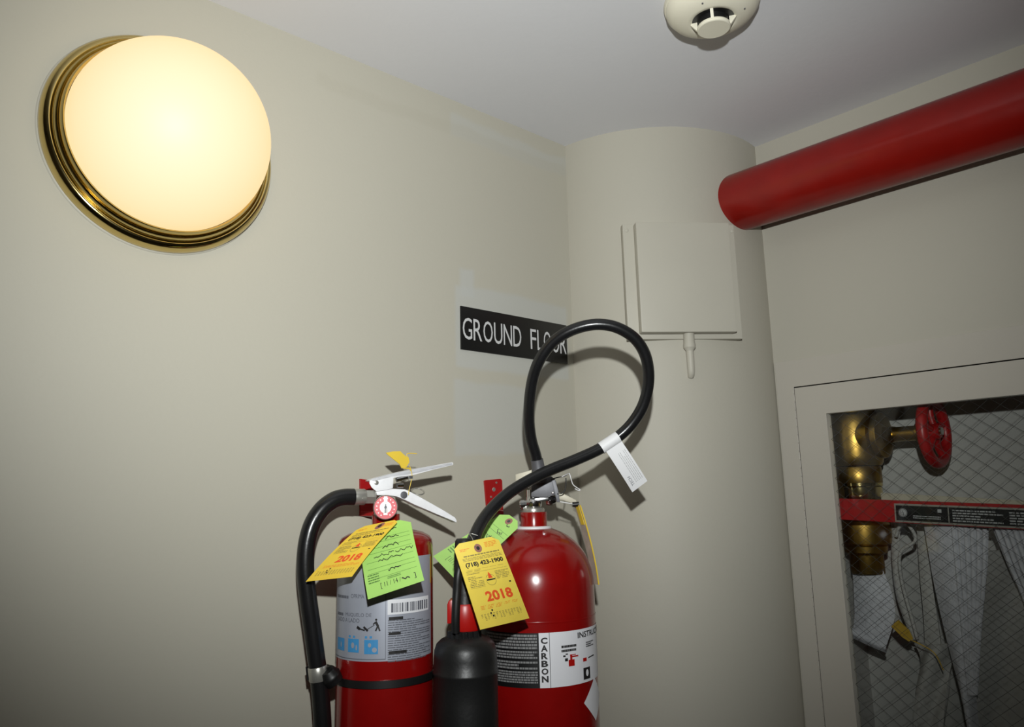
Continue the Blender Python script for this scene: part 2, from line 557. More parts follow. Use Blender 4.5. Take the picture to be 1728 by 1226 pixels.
# ================================================================== smoke detector
dc = np.array([1.0325, 0.615, ZC])
det = thing('smoke_detector', 'cream smoke detector with slotted chamber fixed to the ceiling', 'smoke detector', dc)
DN = (0, 0, -1)
MB().lathe(dc, DN, [(0, .077), (.006, .0785), (.012, .077), (.0135, .0745)], 72, True, True).build('base', M_det, det)
MB().lathe(dc, DN, [(.012, .0755), (.020, .0745), (.030, .0665), (.037, .054), (.040, .042), (.0405, .036), (.038, .0335)], 72, True, False).build('housing', M_det, det, 50)
MB().lathe(dc, DN, [(.030, .0245), (.052, .0235)], 40).build('sensing_chamber', M_black, det)
MB().lathe(dc, DN, [(.034, .0355), (.0385, .035), (.0385, .030)], 48, True, True).build('chamber_floor', M_black, det)
MB().lathe(dc, DN, [(.0495, .0262), (.052, .0270), (.0548, .0266), (.0558, .0250)], 56).build('cap', M_det, det, 30)
for k in range(4):
    a = math.radians(209 + 90 * k)
    c, s = math.cos(a), math.sin(a); t_ = np.array([-s, c, 0]); d_ = np.array([c, s, 0])
    pts = [dc + d_ * r_ + np.array([0, 0, -h_]) - t_ * .0024 for r_, h_ in ((.0255, .053), (.0275, .0525), (.037, .0405), (.037, .036), (.0255, .036))]
    MB().prism(pts, t_ * .0048).build('rib', M_det, det, 0)
for a in (math.radians(195), math.radians(285)):
    p = dc + np.array([.052 * math.cos(a), .052 * math.sin(a), -.0375])
    MB().lathe(p, DN, [(-.003, .0016), (.0012, .0014)], 12).build('indicator', M_grey, det)

# ================================================================== red pipe
PXp, PR_ = 1.506, 0.0655
PZp = CZ + PXp * math.tan(math.radians(23.10))
y_end = CY - math.sqrt(CR ** 2 - (PXp - CX) ** 2) + 0.03
pl = MB().lathe((PXp, BACK, PZp), (0, 1, 0), [(0, PR_), (y_end - BACK, PR_)], 72).build('sprinkler_pipe', M_pipe, None, 40, origin=(PXp, BACK, PZp))
tag(pl, 'thick glossy red pipe running under the ceiling into the column', 'pipe')

# ================================================================== box on the column
ang = math.radians(-127)
nb = np.array([math.cos(ang), math.sin(ang), 0]); ub = np.array([-math.sin(ang), math.cos(ang), 0]); zb = np.array([0, 0, 1.0])
pb = np.array([CX, CY, 0]) + nb * (CR + 0.001)


def onbox(px, py, off=0.0):
    q = at_plane(px, py, pb + nb * off, nb); return np.dot(q - pb, ub), q[2]


def bp3(u, z, off): return pb + ub * u + zb * z + nb * off - zb * pb[2]


u0, _ = onbox(1054, 470); u1, _ = onbox(1243.5, 470)
_, zt = onbox(1145, 380); _, zbm = onbox(1170, 572.5)
bx = thing('junction_box', 'square cream painted electrical box on the round column', 'electrical box', bp3((u0 + u1) / 2, zbm, 0))
MB().prism([bp3(u0, zbm, -.012), bp3(u1, zbm, -.012), bp3(u1, zt, -.012), bp3(u0, zt, -.012)], nb * .017).build('back_plate', M_cream, bx, 30, .0015)
c0, _ = onbox(1076.5, 470, .022); c1, _ = onbox(1236, 470, .022)
_, ct = onbox(1145, 376, .022); _, cb = onbox(1160, 561, .022)
MB().prism([bp3(c0, cb, .005), bp3(c1, cb, .005), bp3(c1, ct, .005), bp3(c0, ct, .005)], nb * .023).build('cover', M_cream, bx, 30, .004)
for uu, zz in ((u0 + .009, zt - .014), (u0 + .009, zbm + .014), (u1 - .0045, zt - .014)):
    MB().lathe(bp3(uu, zz, .0045), nb, [(0, .0042), (.0015, .0040), (.0022, .0025)], 16).build('screw', M_cream, bx)
fu, fz = onbox(1162, 566, .008)
MB().lathe(bp3(fu, fz + .004, .009), DN, [(0, .0115), (.020, .0118), (.023, .0128), (.030, .0128), (.036, .0085), (.038, .008)], 28).build('conduit_connector', M_cream, bx, 35)
MB().tube([bp3(fu, fz - .030, .009), bp3(fu + .0005, fz - .06, .008), bp3(fu + .001, fz - .078, .006), bp3(fu + .001, fz - .087, .001)], [.0082, .0080, .0075, .006], 16).build('conduit_stub', M_cream, bx)

# ================================================================== sign
s0 = at_y(776, 516, YL); s1 = at_y(953.5, 549.7, YL); s2 = at_y(776, 589.6, YL)
sx0, sx1, sz1, sz0 = s0[0], s1[0] + .001, s0[2], s2[2] + .0005
sg = thing('floor_sign', 'black plaque lettered GROUND FLOOR on the wall', 'sign', ((sx0 + sx1) / 2, YL, sz0))
MB().box((sx0, YL - .0032, sz0), (sx1, YL + .001, sz1)).build('plaque', M_plaque, sg, 30, .0004)
W_, H_ = sx1 - sx0, sz1 - sz0
P = Print(lambda u, v: (sx0 + u, YL - .0036, sz0 + v))
def letters(fn, word, u0, v0, u1, v1, material, parent, bold=.0006):
    """each letter of a word as a part of its own, spaced as the typeface spaces them"""
    wid = dict(I=.42, L=.82, F=.86, R=1.0, G=1.08, O=1.12, U=1.02, N=1.04, D=1.02)
    tot = sum(wid[c] for c in word) + .16 * (len(word) - 1); k = (u1 - u0) / tot; u = u0
    for c in word:
        Print(fn).text(c, u, v0, u + wid[c] * k, v1, bold=bold).build('letter', material, parent)
        u += (wid[c] + .16) * k


fs_ = lambda u, v: (sx0 + u, YL - .0036, sz0 + v)
letters(fs_, 'GROUND', W_ * .012, H_ * .245, W_ * .535, H_ * .745, M_sgnl, sg, 0)
letters(fs_, 'FLOOR', W_ * .625, H_ * .245, W_ * .99, H_ * .745, M_sgnl, sg, 0)

# ================================================================== hose cabinet in the right wall
cabn = thing('hose_cabinet', 'recessed cream fire hose cabinet with wired glass door', 'cabinet', (XR, (y_f + y_f1) / 2, z_f1))
XF = XR - 0.004                 # face of frame and door


def frame4(mb, y0, y1, z0, z1, iy0, iy1, iz0, iz1, x0, x1):
    """rectangular ring between outer and inner rectangle"""
    o_ = [(y0, z0), (y1, z0), (y1, z1), (y0, z1)]; i_ = [(iy0, iz0), (iy1, iz0), (iy1, iz1), (iy0, iz1)]
    vs = [(x0, *p) for p in o_] + [(x0, *p) for p in i_] + [(x1, *p) for p in o_] + [(x1, *p) for p in i_]
    fs = []
    for k in range(4):
        j = (k + 1) % 4
        fs += [(k, j, 4 + j, 4 + k), (8 + j, 8 + k, 12 + k, 12 + j), (k, 8 + k, 8 + j, j), (4 + k, 4 + j, 12 + j, 12 + k)]
    return mb.add(vs, fs)


g = 0.0022
frame4(MB(), y_f1, y_f, z_f1, z_f, y_d1, y_d, z_d1, z_d, XF, XR + .001).build('frame', M_cab, cabn, 0, .0006)
door = frame4(MB(), y_d1 + g, y_d - g * 1.0, z_d1 + g, z_d - g, y_w1, y_w, z_w1, z_w, XF + .0005, XF + .022).build('door', M_cab, cabn, 0, .0008)
frame4(MB(), y_d1 - .004, y_d + .004, z_d1 - .004, z_d + .004, y_w1 - .02, y_w + .02, z_w1 - .02, z_w + .02, XF + .024, XF + .026).build('gap_shade_ring', M_gap, cabn, 0)  # dark ring behind the door gap; the gap's shade is in its colour
MB().box((XF + .010, y_w1 - .004, z_w1 - .004), (XF + .016, y_w + .004, z_w + .004)).build('glass_pane', M_glass, door, 0)
# embedded diamond wire grid
mb = MB(); sp = 0.0265; xw = XF + .013; rw = .00033
ya, yb_, za, zb_ = y_w1, y_w, z_w1, z_w
for sgn, slope in ((1, .80), (-1, .80)):
    n = int(((yb_ - ya) * slope + (zb_ - za)) / sp) + 2
    for k in range(-n, 2 * n):
        c = za + k * sp * 1.02
        # z = c + sgn*slope*(y-ya)
        pts = []
        for y in np.linspace(ya, yb_, 2):
            pts.append((y, c + sgn * slope * (y - ya)))
        (A_, B_), (C_, D_) = pts
        t0, t1 = 0.0, 1.0; dz = D_ - B_
        tt = sorted([(za - B_) / dz, (zb_ - B_) / dz]); t0 = max(t0, tt[0]); t1 = min(t1, tt[1])
        if t1 - t0 < .005: continue
        p = np.array([xw, A_ + (C_ - A_) * t0, B_ + dz * t0]); q = np.array([xw, A_ + (C_ - A_) * t1, B_ + dz * t1])
        mb.lathe(p, q - p, [(0, rw), (np.linalg.norm(q - p), rw)], 4, False, False)
o = mb.build('wire_mesh', M_wire, door, 0); o['kind'] = 'stuff'
# piano hinge along the column side
mb = MB(); z = z_d1 + .01
while z < z_d - .01:
    mb.lathe((XF - .0002, y_d - .0008, z), (0, 0, 1), [(0, .0011), (.0165, .0011)], 8); z += .0178
mb.build('piano_hinge', M_cab, door, 40)
XB = XR + 0.225
mb = MB()
zi0, zi1 = z_d1 + .0, z_d + .0
mb.box((XB, y_d1 - .004, z_d1 - .004), (XB + .004, y_d + .004, z_d + .004))
mb.box((XF + .028, y_d - .001, z_d1), (XB, y_d + .003, z_d)).box((XF + .028, y_d1 - .003, z_d1), (XB, y_d1 + .001, z_d))
mb.box((XF + .028, y_d1, z_d - .001), (XB, y_d, z_d + .003)).box((XF + .028, y_d1, z_d1 - .003), (XB, y_d, z_d1 + .001))
mb.build('liner', M_cabin, cabn, 0)

# ------------------------------------------------ angle valve
XV = XR + 0.098
vb = at_x(1442, 742, XV)              # body centre
vz = lambda py: at_x(1446, py, XV)[2]
ky = vb[1]
val = thing('hose_valve', 'brass angle hose valve behind the wired glass', 'valve', (XV, ky, vz(966)))


def vcol(prof, name, material, seg=36, sm=35):
    return MB().lathe((XV, ky, 0), (0, 0, 1), [(vz(p), r) for p, r in prof], seg).build(name, material, val, sm)


px2m = lambda n: n * (np.dot(np.array([XV, ky, 0]) - np.array([0, 0, 0]), FW)) / FOC
body = MB().lathe((XV, ky, 0), (0, 0, 1), [(vz(786), px2m(38)), (vz(782), px2m(41)), (vz(770), px2m(43)), (vz(745), px2m(44)), (vz(715), px2m(43)), (vz(690), px2m(36)), (vz(672), px2m(22)), (vz(664), px2m(8))], 40)
zs = at_x(1505, 733, XV)[2]           # stem height
body.lathe((XV, ky, zs), (0, -1, 0), [(0, px2m(38)), (.030, px2m(40)), (.046, px2m(40)), (.050, px2m(36))], 36)
body.lathe((XV, ky, zs), (1, 0, 0), [(0, px2m(30)), (.08, px2m(30)), (.12, px2m(30)), (XB - XV, px2m(30))], 30)
body.build('body', M_vbrass, val, 40)
vcol([(816, px2m(36)), (814, px2m(37)), (790, px2m(37)), (787, px2m(35))], 'collar', M_vbrass)
vcol([(842, px2m(34)), (838, px2m(35)), (822, px2m(35)), (820, px2m(36.5)), (815, px2m(36.5))], 'outlet_nipple', M_brass)
vcol([(918, px2m(32)), (915, px2m(40)), (900, px2m(42)), (884, px2m(42)), (880, px2m(38)), (876, px2m(36)), (838, px2m(34))], 'coupling', M_vbrass)
vcol([(934, px2m(27)), (930, px2m(33)), (920, px2m(34)), (917, px2m(32))], 'coupling_ring', M_vbrass)
vcol([(966, px2m(25)), (964, px2m(26)), (936, px2m(26)), (932, px2m(27))], 'hose_tail', M_vbrass)
ys = lambda px: at_x(px, 733, XV)[1]
MB().lathe((XV, ys(1482), zs), (0, -1, 0), [(0, px2m(37)), (.006, px2m(38)), (.012, px2m(37)), (.014, px2m(30))], 40).build('bonnet_flange', M_vbrass, val)
MB().lathe((XV, ys(1482), zs), (0, -1, 0), [(0, px2m(15)), (ys(1482) - ys(1510), px2m(15))], 6).build('bonnet_nut', M_brass, val, 20)
MB().lathe((XV, ys(1508), zs), (0, -1, 0), [(0, px2m(12)), (ys(1508) - ys(1546), px2m(12)), (ys(1508) - ys(1548), px2m(15)), (ys(1508) - ys(1562), px2m(15)), (ys(1508) - ys(1566), px2m(7)), (ys(1508) - ys(1590), px2m(6))], 28).build('stem', M_vbrass, val, 30)
wy = ys(1577)
MBw = MB().torus((XV, wy, zs), (0, 1, 0), px2m(50), px2m(8.5), 48, 12)
hub = MB().lathe((XV, wy + .012, zs), (0, -1, 0), [(0, px2m(13)), (.020, px2m(13)), (.024, px2m(10))], 24)
wheel = MBw.build('handwheel', M_bracket, val, 60)
hub.build('hub', M_bracket, wheel)
for k in range(5):
    a = 2 * PI * k / 5 + .3
    MB().tube([(XV + px2m(10) * math.cos(a), wy, zs + px2m(10) * math.sin(a)), (XV + px2m(30) * math.cos(a), wy + .004, zs + px2m(30) * math.sin(a)), (XV + px2m(48) * math.cos(a), wy, zs + px2m(48) * math.sin(a))], px2m(5.5), 10, 4).build('spoke', M_bracket, wheel, 60)
MB().lathe((XV, wy - .008, zs), (0, -1, 0), [(0, px2m(7)), (.008, px2m(6.5))], 6).build('wheel_nut', M_steel, wheel, 20)

# ------------------------------------------------ red rack bar with plate
XK = XR + 0.026
def bar_pts(x0, y0t, y0b, x1, y1t, y1b):
    return [at_x(x0, y0b, XK), at_x(x1, y1b, XK), at_x(x1, y1t, XK), at_x(x0, y0t, XK)]
pts = bar_pts(1416, 840.5, 876, 1760, 858, 895)
a0, a1 = pts[0], pts[1]
# carry on along the same line to the far end
d_ = (pts[1] - pts[0]) / np.linalg.norm(pts[1] - pts[0]); e_ = (pts[2] - pts[3]) / np.linalg.norm(pts[2] - pts[3])
far = .60
P4 = [pts[0], pts[0] + d_ * far, pts[3] + d_ * far, pts[3]]
rack = thing('hose_rack', 'red steel hose rack bar with printed metal plate in the cabinet', 'hose rack', P4[0])
ex = np.array([.010, 0, 0])
MB().prism(P4, ex).build('bar', M_bracket, rack, 0, .001)
xr_ = XK + .024
sa, sb = at_x(1486, 831, xr_), at_x(1760, 846, xr_); dr = (sb - sa) / np.linalg.norm(sb - sa)
MB().prism([sa, sa + dr * .50, sa + dr * .50 - np.array([0, 0, .03]), sa - np.array([0, 0, .03])], np.array([.003, 0, 0])).build('rear_rail', M_beige, rack, 0)
n_ = np.array([-1.0, 0, 0]); upb = np.cross(d_, n_); upb = upb if upb[2] > 0 else -upb
q0 = at_x(1511, 880, XK); hp = np.linalg.norm(at_x(1511, 849, XK) - q0)
Lp = .36
pf = lambda u, v: q0 + d_ * u + upb * v + n_ * .0016
plate = MB().prism([q0, q0 + d_ * Lp, q0 + d_ * Lp + upb * hp, q0 + upb * hp], n_ * .0012).build('instruction_plate', M_steel, rack, 0)
Print(lambda u, v: pf(u, v)).rect(.003, .0035, .098, hp - .0035).rect(.100, .0035, Lp - .003, hp - .0035).build('plate_print', M_lblk, plate)
pf2 = lambda u, v: q0 + d_ * u + upb * v + n_ * .0021
P = Print(pf2)
P.disc(.016, hp * .52, .0085)
P.lines(.035, hp * .22, .085, hp * .42, 2, .5)
P.rect(.080, hp * .60, .087, hp * .78)
P.lines(.106, hp * .15, .19, hp * .82, 5, .5).lines(.20, hp * .15, .34, hp * .82, 5, .5)
P.build('plate_lettering', M_txtl, plate)
pf3 = lambda u, v: q0 + d_ * u + upb * v + n_ * .0026
P = Print(pf3); P.ring(.016, hp * .52, .0078, .0008).text('U', .0115, hp * .52 - .001, .0155, hp * .52 + .0045).text('L', .0165, hp * .52 - .0045, .0205, hp * .52 + .001)
P.build('plate_emblem', M_lblk, plate)

# ------------------------------------------------ folded hose hanging from the rack
def strip(L_, R_, xs, bulge, thick, mt, parent, name, rows=24, cols=9, wave=0.0):
    Lp_ = smooth([at_x(*p, x) for p, x in zip(L_, xs)], 6); Rp_ = smooth([at_x(*p, x) for p, x in zip(R_, xs)], 6)
    n = len(Lp_); G = []
    for i in range(n):
        row = []
        for j in range(cols):
            t = j / (cols - 1)
            p = Lp_[i] * (1 - t) + Rp_[i] * t
            p = p + np.array([-bulge * math.sin(PI * t) + wave * math.sin(6 * t + i * .35), 0, 0])
            row.append(p)
        G.append(row)
    return MB().grid(G, thick).build(name, mt, parent, 60)


hs = thing('fire_hose', 'pale woven fire hose hanging in folds from the red rack bar', 'hose', (XR + .09, .58, z_w1 + .02))
xf = XR + .10
strip([(1440, 962), (1442, 1000), (1443, 1040), (1440, 1068)], [(1489, 960), (1505, 1000), (1510, 1040), (1494, 1094)], [XV - .004, XV, XV, XV - .006], .012, .004, M_canvas, hs, 'outlet_length')
strip([(1437, 1060), (1437, 1066), (1436, 1072)], [(1494, 1086), (1495, 1093), (1496, 1099)], [XV - .012, XV - .016, XV - .008], .004, .006, M_canvas, hs, 'fold_end')
strip([(1506, 880), (1506, 940), (1515, 1010), (1540, 1078)], [(1520, 880), (1517, 940), (1524, 1005), (1552, 1080)], [xf + .02] * 4, .003, .004, M_canvas2, hs, 'inner_fold')
MB().tube([at_x(1512, 905, xf - .01), at_x(1518, 888, xf - .012), at_x(1530, 884, xf - .014), at_x(1543, 900, xf - .014), at_x(1543, 914, xf - .014), at_x(1522, 928, xf - .012), at_x(1518, 950, xf - .008), at_x(1524, 990, xf), at_x(1538, 1040, xf), at_x(1548, 1078, xf)], .0035, 8, 6).build('fold_edge', M_canvas2, hs, 60)
strip([(1548, 880), (1553, 960), (1560, 1040), (1562, 1085)], [(1562, 880), (1570, 960), (1582, 1040), (1590, 1100)], [xf + .04, xf + .04, xf + .03, xf + .03], .002, .006, M_canvas2, hs, 'inner_fold')
strip([(1560, 880), (1578, 985), (1600, 1080), (1624, 1172), (1650, 1290)], [(1668, 884), (1665, 960), (1655, 1040), (1646, 1172), (1660, 1290)], [xf - .03, xf - .025, xf - .01, xf, xf], .022, .005, M_canvas, hs, 'front_fold')
for k in range(6):
    t = .42 + .1 * k
    A_ = [(1560 + t * 108, 884), (1578 + t * 87, 975), (1600 + t * 55, 1062), (1624 + t * 22, 1172)]
    B_ = [(a + 5, b) for a, b in A_]
    strip(A_, B_, [xf - .055 + .002 * k, xf - .05, xf - .035, xf - .02], .003, .003, M_canvas, hs, 'pleat', cols=4)
strip([(1674, 884), (1705, 960), (1730, 1020), (1760, 1120)], [(1800, 884), (1810, 960), (1815, 1020), (1820, 1120)], [xf - .03, xf - .03, xf - .02, xf - .02], .02, .005, M_canvas, hs, 'front_fold')
for k in range(5):
    A_ = [(1678 + k * 10, 888), (1706 + k * 9, 960), (1731 + k * 8, 1020), (1761 + k * 8, 1120)]
    B_ = [(a + 5, b) for a, b in A_]
    strip(A_, B_, [xf - .048 - .002 * k] * 4, .003, .003, M_canvas, hs, 'pleat', cols=4)
strip([(1668, 930), (1662, 1000), (1652, 1080), (1646, 1172), (1640, 1290)], [(1850, 900), (1850, 1000), (1850, 1080), (1850, 1172), (1850, 1290)], [xf + .03] * 5, .02, .005, M_canvas2, hs, 'rear_fold', wave=.008)
strip([(1543, 1085), (1552, 1120), (1548, 1180), (1540, 1290)], [(1606, 1085), (1602, 1120), (1600, 1180), (1590, 1290)], [xf + .035] * 4, .01, .005, M_canvas2, hs, 'lower_fold', wave=.012)
gt = MB().grid([[at_x(1504, 1056, xf - .022), at_x(1516, 1045, xf - .03)], [at_x(1522, 1074, xf - .03), at_x(1534, 1062, xf - .034)], [at_x(1534, 1082, xf - .03), at_x(1541, 1077, xf - .032)]], .0008)
gt.tube([at_x(1537, 1079, xf - .03), at_x(1560, 1090, xf - .03), at_x(1578, 1103, xf - .03), at_x(1592, 1130, xf - .02)], .0012, 8, 6)
o = gt.build('hose_tag', M_ppl, None, 40, origin=at_x(1537, 1079, xf - .03))
tag(o, 'small gold tag on a cord tied to the hose in the cabinet', 'tag')

# ================================================================== dry chemical extinguisher (left)
AXX, AXY, AR = 0.6849, 1.0473, 0.0727
phi = math.radians(-12)
lx = np.array([math.cos(phi), math.sin(phi), 0]); lf = np.array([math.sin(phi), -math.cos(phi), 0])   # along the handle, towards the viewer
AO = np.array([AXX, AXY, 0])
AZ0 = CZ - .50
abc = thing('fire_extinguisher', 'red dry chemical extinguisher with pressure gauge, silver label and black hose', 'fire extinguisher', (AXX, AXY, AZ0), 'wall mounted fire extinguishers')


def pa(px, py, off=0.0): return at_plane(px, py, AO + lf * off, lf)


MB().lathe((AXX, AXY, 0), (0, 0, 1), [(AZ0, AR * .90), (AZ0 + .006, AR * .97), (AZ0 + .014, AR), (CZ - .070, AR), (CZ - .062, AR * .985), (CZ - .056, AR * .93), (CZ - .050, AR * .78), (CZ - .046, AR * .55), (CZ - .043, .026), (CZ - .040, .0215), (CZ - .022, .0215)], 72).build('cylinder', M_red, abc, 35)

# label wrapped on the cylinder
camang = math.atan2(-AXY, -AXX)
def acyl(px, py):
    q = at_cyl(px, py, AXX, AXY, AR); t = math.atan2(q[1] - AXY, q[0] - AXX); return (t - 2 * PI if t > 0 else t), q[2]
th0 = math.radians(-208); th1, _ = acyl(726.5, 1040)
_, lz0 = acyl(645, 1115.5); _, lz1 = acyl(645, 948)
lz1 = CZ - .083
def wrap(cx, cy, r): return lambda th, z: (cx + r * math.cos(th), cy + r * math.sin(th), z)
def cylpatch(cx, cy, r, a, b, z0, z1, n=40):
    G = [[(cx + r * math.cos(t), cy + r * math.sin(t), z) for t in np.linspace(a, b, n)] for z in (z0, z1)]
    return MB().grid(G, .0)
alab = cylpatch(AXX, AXY, AR + .0004, th0, th1, lz0, lz1).build('label', M_silver, abc, 60)
fa = wrap(AXX, AXY, AR + .0008)
def B_(x0, y0, x1, y1):
    """pixel box on the cylinder front -> (th0, z0, th1, z1)"""
    a = acyl(x0, (y0 + y1) / 2)[0]; b = acyl(x1, (y0 + y1) / 2)[0]
    return a, acyl((x0 + x1) / 2, y1)[1], b, acyl((x0 + x1) / 2, y0)[1]
P = Print(fa)
dth, _ = acyl(651, 1060)
P.rect(dth - .008, lz0 + .003, dth, lz1 - .002).rect(th0 + .02, lz0 + .0025, dth, lz0 + .0035, 20)
P.text('OPRIMA', *B_(593, 1002, 615, 1009)).text('MUQUELO DE', *B_(584, 1034, 627, 1041)).text('LADO A LADO', *B_(572, 1042, 607, 1049))
P.lines(*B_(571, 1003, 589, 1009), 1, .8).lines(*B_(571, 1032, 583, 1038), 1, .8)
b = B_(654.5, 1042, 724, 1114)
P.lines(b[0], b[1], b[2], b[3], 19, .42, .04, .16, .012)
P.build('fine_print', M_txt, alab)
P = Print(wrap(AXX, AXY, AR + .0010))
for (x0, y0, x1, y1) in ((656, 1040, 680, 1045), (656, 1066, 676, 1070.5), (656, 1097, 686, 1102)): P.rect(*B_(x0, y0, x1, y1), 3)
# pictogram: figure sweeping the hose
P.disc(*[acyl(635, 1045)[k] for k in (0, 1)], .022, 12, .0016)
for a, b_, w__ in (((634, 1048), (638, 1056), .0035), ((638, 1055), (634, 1064), .0022), ((638, 1055), (641, 1064), .0022), ((634, 1049), (630, 1053), .002), ((632, 1054), (619, 1062), .0009), ((606, 1060), (616, 1063), .002), ((614, 1057), (621, 1064), .003), ((603, 1057), (608, 1061), .004)):
    A1 = np.array(acyl(*a)); A2 = np.array(acyl(*b_)); dd = (A2 - A1) * np.array([AR, 1]); nn = np.array([-dd[1], dd[0]]); nn = nn / np.linalg.norm(nn) * w__ / 2 / np.array([AR, 1])
    P.poly([A1 - nn, A2 - nn, A2 + nn, A1 + nn])
P.build('pictogram', M_ink, alab)
for x0, x1, y0, y1, spots in ((571, 582, 1075, 1096, ((577, 1086, .02, .004),)), (588, 606, 1077, 1100, ((596, 1088, .040, .0042), (602, 1092, .02, .004))), (615, 638, 1079, 1103, ((624, 1088, .035, .003), (632, 1096, .05, .0035)))):
    sy = Print(wrap(AXX, AXY, AR + .0009)).rect(*B_(x0, y0, x1, y1), 4).build('class_symbol', M_blue, alab)
    P = Print(wrap(AXX, AXY, AR + .0012))
    for x, y, r1, r2 in spots:
        t_, z_ = acyl(x, y); P.disc(t_, z_, r1, 9, r2)
    P.build('stray_marks', M_silver, alab)
P = Print(wrap(AXX, AXY, AR + .0009))
for x, y in ((591, 1072), (598, 1073), (618, 1074), (626, 1074)):
    t_, z_ = acyl(x, y); P.rect(t_ - .025, z_ - .002, t_ + .025, z_ + .001)
P.build('stray_marks', M_blue, alab)
a = B_(654, 1009, 722, 1034)
cylpatch(AXX, AXY, AR + .0008, a[0], a[2], a[1], a[3], 16).build('barcode_sticker', M_lblw, alab, 60)
P = Print(wrap(AXX, AXY, AR + .0012)); u = a[0] + .07
while u < a[2] - .07:
    wd = random.choice((.01, .016, .03, .045)); P.rect(u, a[1] + .003, u + wd, a[3] - .005); u += wd + random.choice((.012, .02, .03))
P.build('barcode', M_txt, alab)
P = Print(fa); t_, z_ = acyl(724, 950); P.rect(th1 - .05, CZ - .125, th1 - .01, CZ - .086)
P.build('yellow_stripe', M_seal, alab)

# valve head
zz = lambda py: pa(650, py)[2]
MB().lathe((AXX, AXY, 0), (0, 0, 1), [(zz(872), .0190), (zz(866), .0190), (zz(864), .0160), (zz(848), .0155), (zz(843), .0075), (zz(815), .0070)], 32).build('valve_body', M_alu, abc, 35)
fl0, fl1, fl2 = pa(594, 838), pa(615.5, 838), pa(632, 838)
MB().lathe(fl2, fl1 - fl2, [(0, .0095), (.004, .0115), (np.linalg.norm(fl1 - fl2), .0115)], 6).build('hose_nut', M_steel, abc, 20)
hose_pts = [pa(597, 838), pa(580, 838.5), pa(562, 844), pa(542, 860), pa(526, 886), pa(517, 922), pa(515.5, 965), pa(520, 1010), pa(527, 1060), pa(533, 1105), pa(537, 1135), pa(541, 1172), pa(544, 1215), pa(546, 1275)]
hose = MB().tube(hose_pts, .0128, 18, 8).build('hose', M_rubber, abc, 60)
MB().lathe(fl1, fl0 - fl1, [(0, .0115), (.001, .0122), (np.linalg.norm(fl0 - fl1) - .001, .0122), (np.linalg.norm(fl0 - fl1), .0118)], 28).build('ferrule', M_steel, hose, 40)
c0_, c1_ = pa(535.7, 1123), pa(538.3, 1147)
MB().lathe(c0_, c1_ - c0_, [(0, .0133), (.001, .0140), (np.linalg.norm(c1_ - c0_) - .001, .0140), (np.linalg.norm(c1_ - c0_), .0133)], 28).build('nozzle_ferrule', M_steel, hose, 40)
MB().lathe(pa(546, 1275), pa(546, 1275) - pa(544, 1215), [(0, .0128), (.003, .015), (.05, .012), (.06, .010)], 24).build('nozzle', M_black, hose)

# gauge facing the viewer
gc = pa(650.5, 855.5, .035); gn = CAM - gc; gn[2] = 0; gn = gn / np.linalg.norm(gn); gn = gn * .85 + lf * .15; gn /= np.linalg.norm(gn)
ge = np.cross(np.array([0, 0, 1.0]), gn); ge = -ge if np.dot(ge, RT) < 0 else ge
gr = .0185
MB().cyl(gc - gn * .024, gc - gn * .008, .007).build('gauge_stem', M_steel, abc)
ga = MB().lathe(gc, gn, [(-.010, gr * .7), (-.008, gr), (.003, gr), (.0045, gr * .96), (.0035, gr * .92)], 40, True, False).build('gauge', M_steel, abc, 40)
gf = lambda o_: (lambda u, v: gc + ge * u + np.array([0, 0, v]) + gn * o_)
Print(gf(.0022)).disc(0, 0, gr * .93, 40).build('dial', M_dial, ga)
P = Print(gf(.0026)).disc(0, 0, gr * .47, 28).poly([(-gr * .13, 0), (gr * .13, 0), (gr * .13, gr * .86), (-gr * .13, gr * .86)]).poly([(-gr * .16, -gr * .62), (gr * .16, -gr * .62), (gr * .16, 0), (-gr * .16, 0)])
for k in range(14):
    aa = math.radians(-150 + k * 300 / 13 - 90 + 180); P.disc(gr * .72 * math.cos(aa), gr * .72 * math.sin(aa), gr * .05, 6)
P.build('dial_centre', M_dialw, ga)
P = Print(gf(.003)).rect(-gr * .04, -gr * .45, gr * .04, gr * .25).disc(0, 0, gr * .12, 12); P.build('needle', M_grey, ga)

# handle and lever (profile polygons in the plane of the handle)
C7 = lambda x, y: (590 + x / 8.758, 750 + y / 8.758)
def plate7(poly, off, thick): return MB().prism([pa(*C7(*p), off) for p in poly], -lf * thick)
up_ = [(300, 530), (345, 500), (600, 432), (880, 372), (1200, 315), (1515, 258), (1532, 268), (1530, 300), (1250, 365), (980, 438), (900, 455), (760, 470), (650, 490), (640, 640), (590, 660), (400, 690), (325, 625), (298, 570)]
hd = plate7(up_, .011, .003); hd.prism([pa(*C7(*p), -.008) for p in up_], -lf * .003)
hd.prism([pa(*C7(*p), .011) for p in ((300, 530), (345, 500), (600, 432), (880, 372), (1200, 315), (1515, 258), (1528, 300), (1250, 362), (980, 430), (640, 478), (350, 545))], -lf * .022)
hd.build('carry_handle', M_alu, abc, 30, .0006)
lv = [(395, 690), (520, 660), (640, 650), (820, 658), (890, 690), (1010, 755), (1180, 850), (1400, 975), (1560, 1075), (1585, 1120), (1580, 1150), (1500, 1112), (1300, 1030), (1150, 965), (950, 880), (820, 815), (700, 765), (560, 745), (410, 745)]
ld = MB().prism([pa(*C7(*p), .0085) for p in lv], -lf * .017)
ld.build('squeeze_lever', M_alu, abc, 30, .0008)
rv = pa(*C7(395, 560), .0115); MB().lathe(rv, lf, [(0, .0036), (.0012, .0034), (.0018, .002)], 20).build('rivet', M_steel, abc)
rv = pa(*C7(802, 742), .0088); MB().lathe(rv, lf, [(-.001, .0058), (.0012, .0056), (.0016, .0035)], 20).build('lever_pin', M_grey, abc)
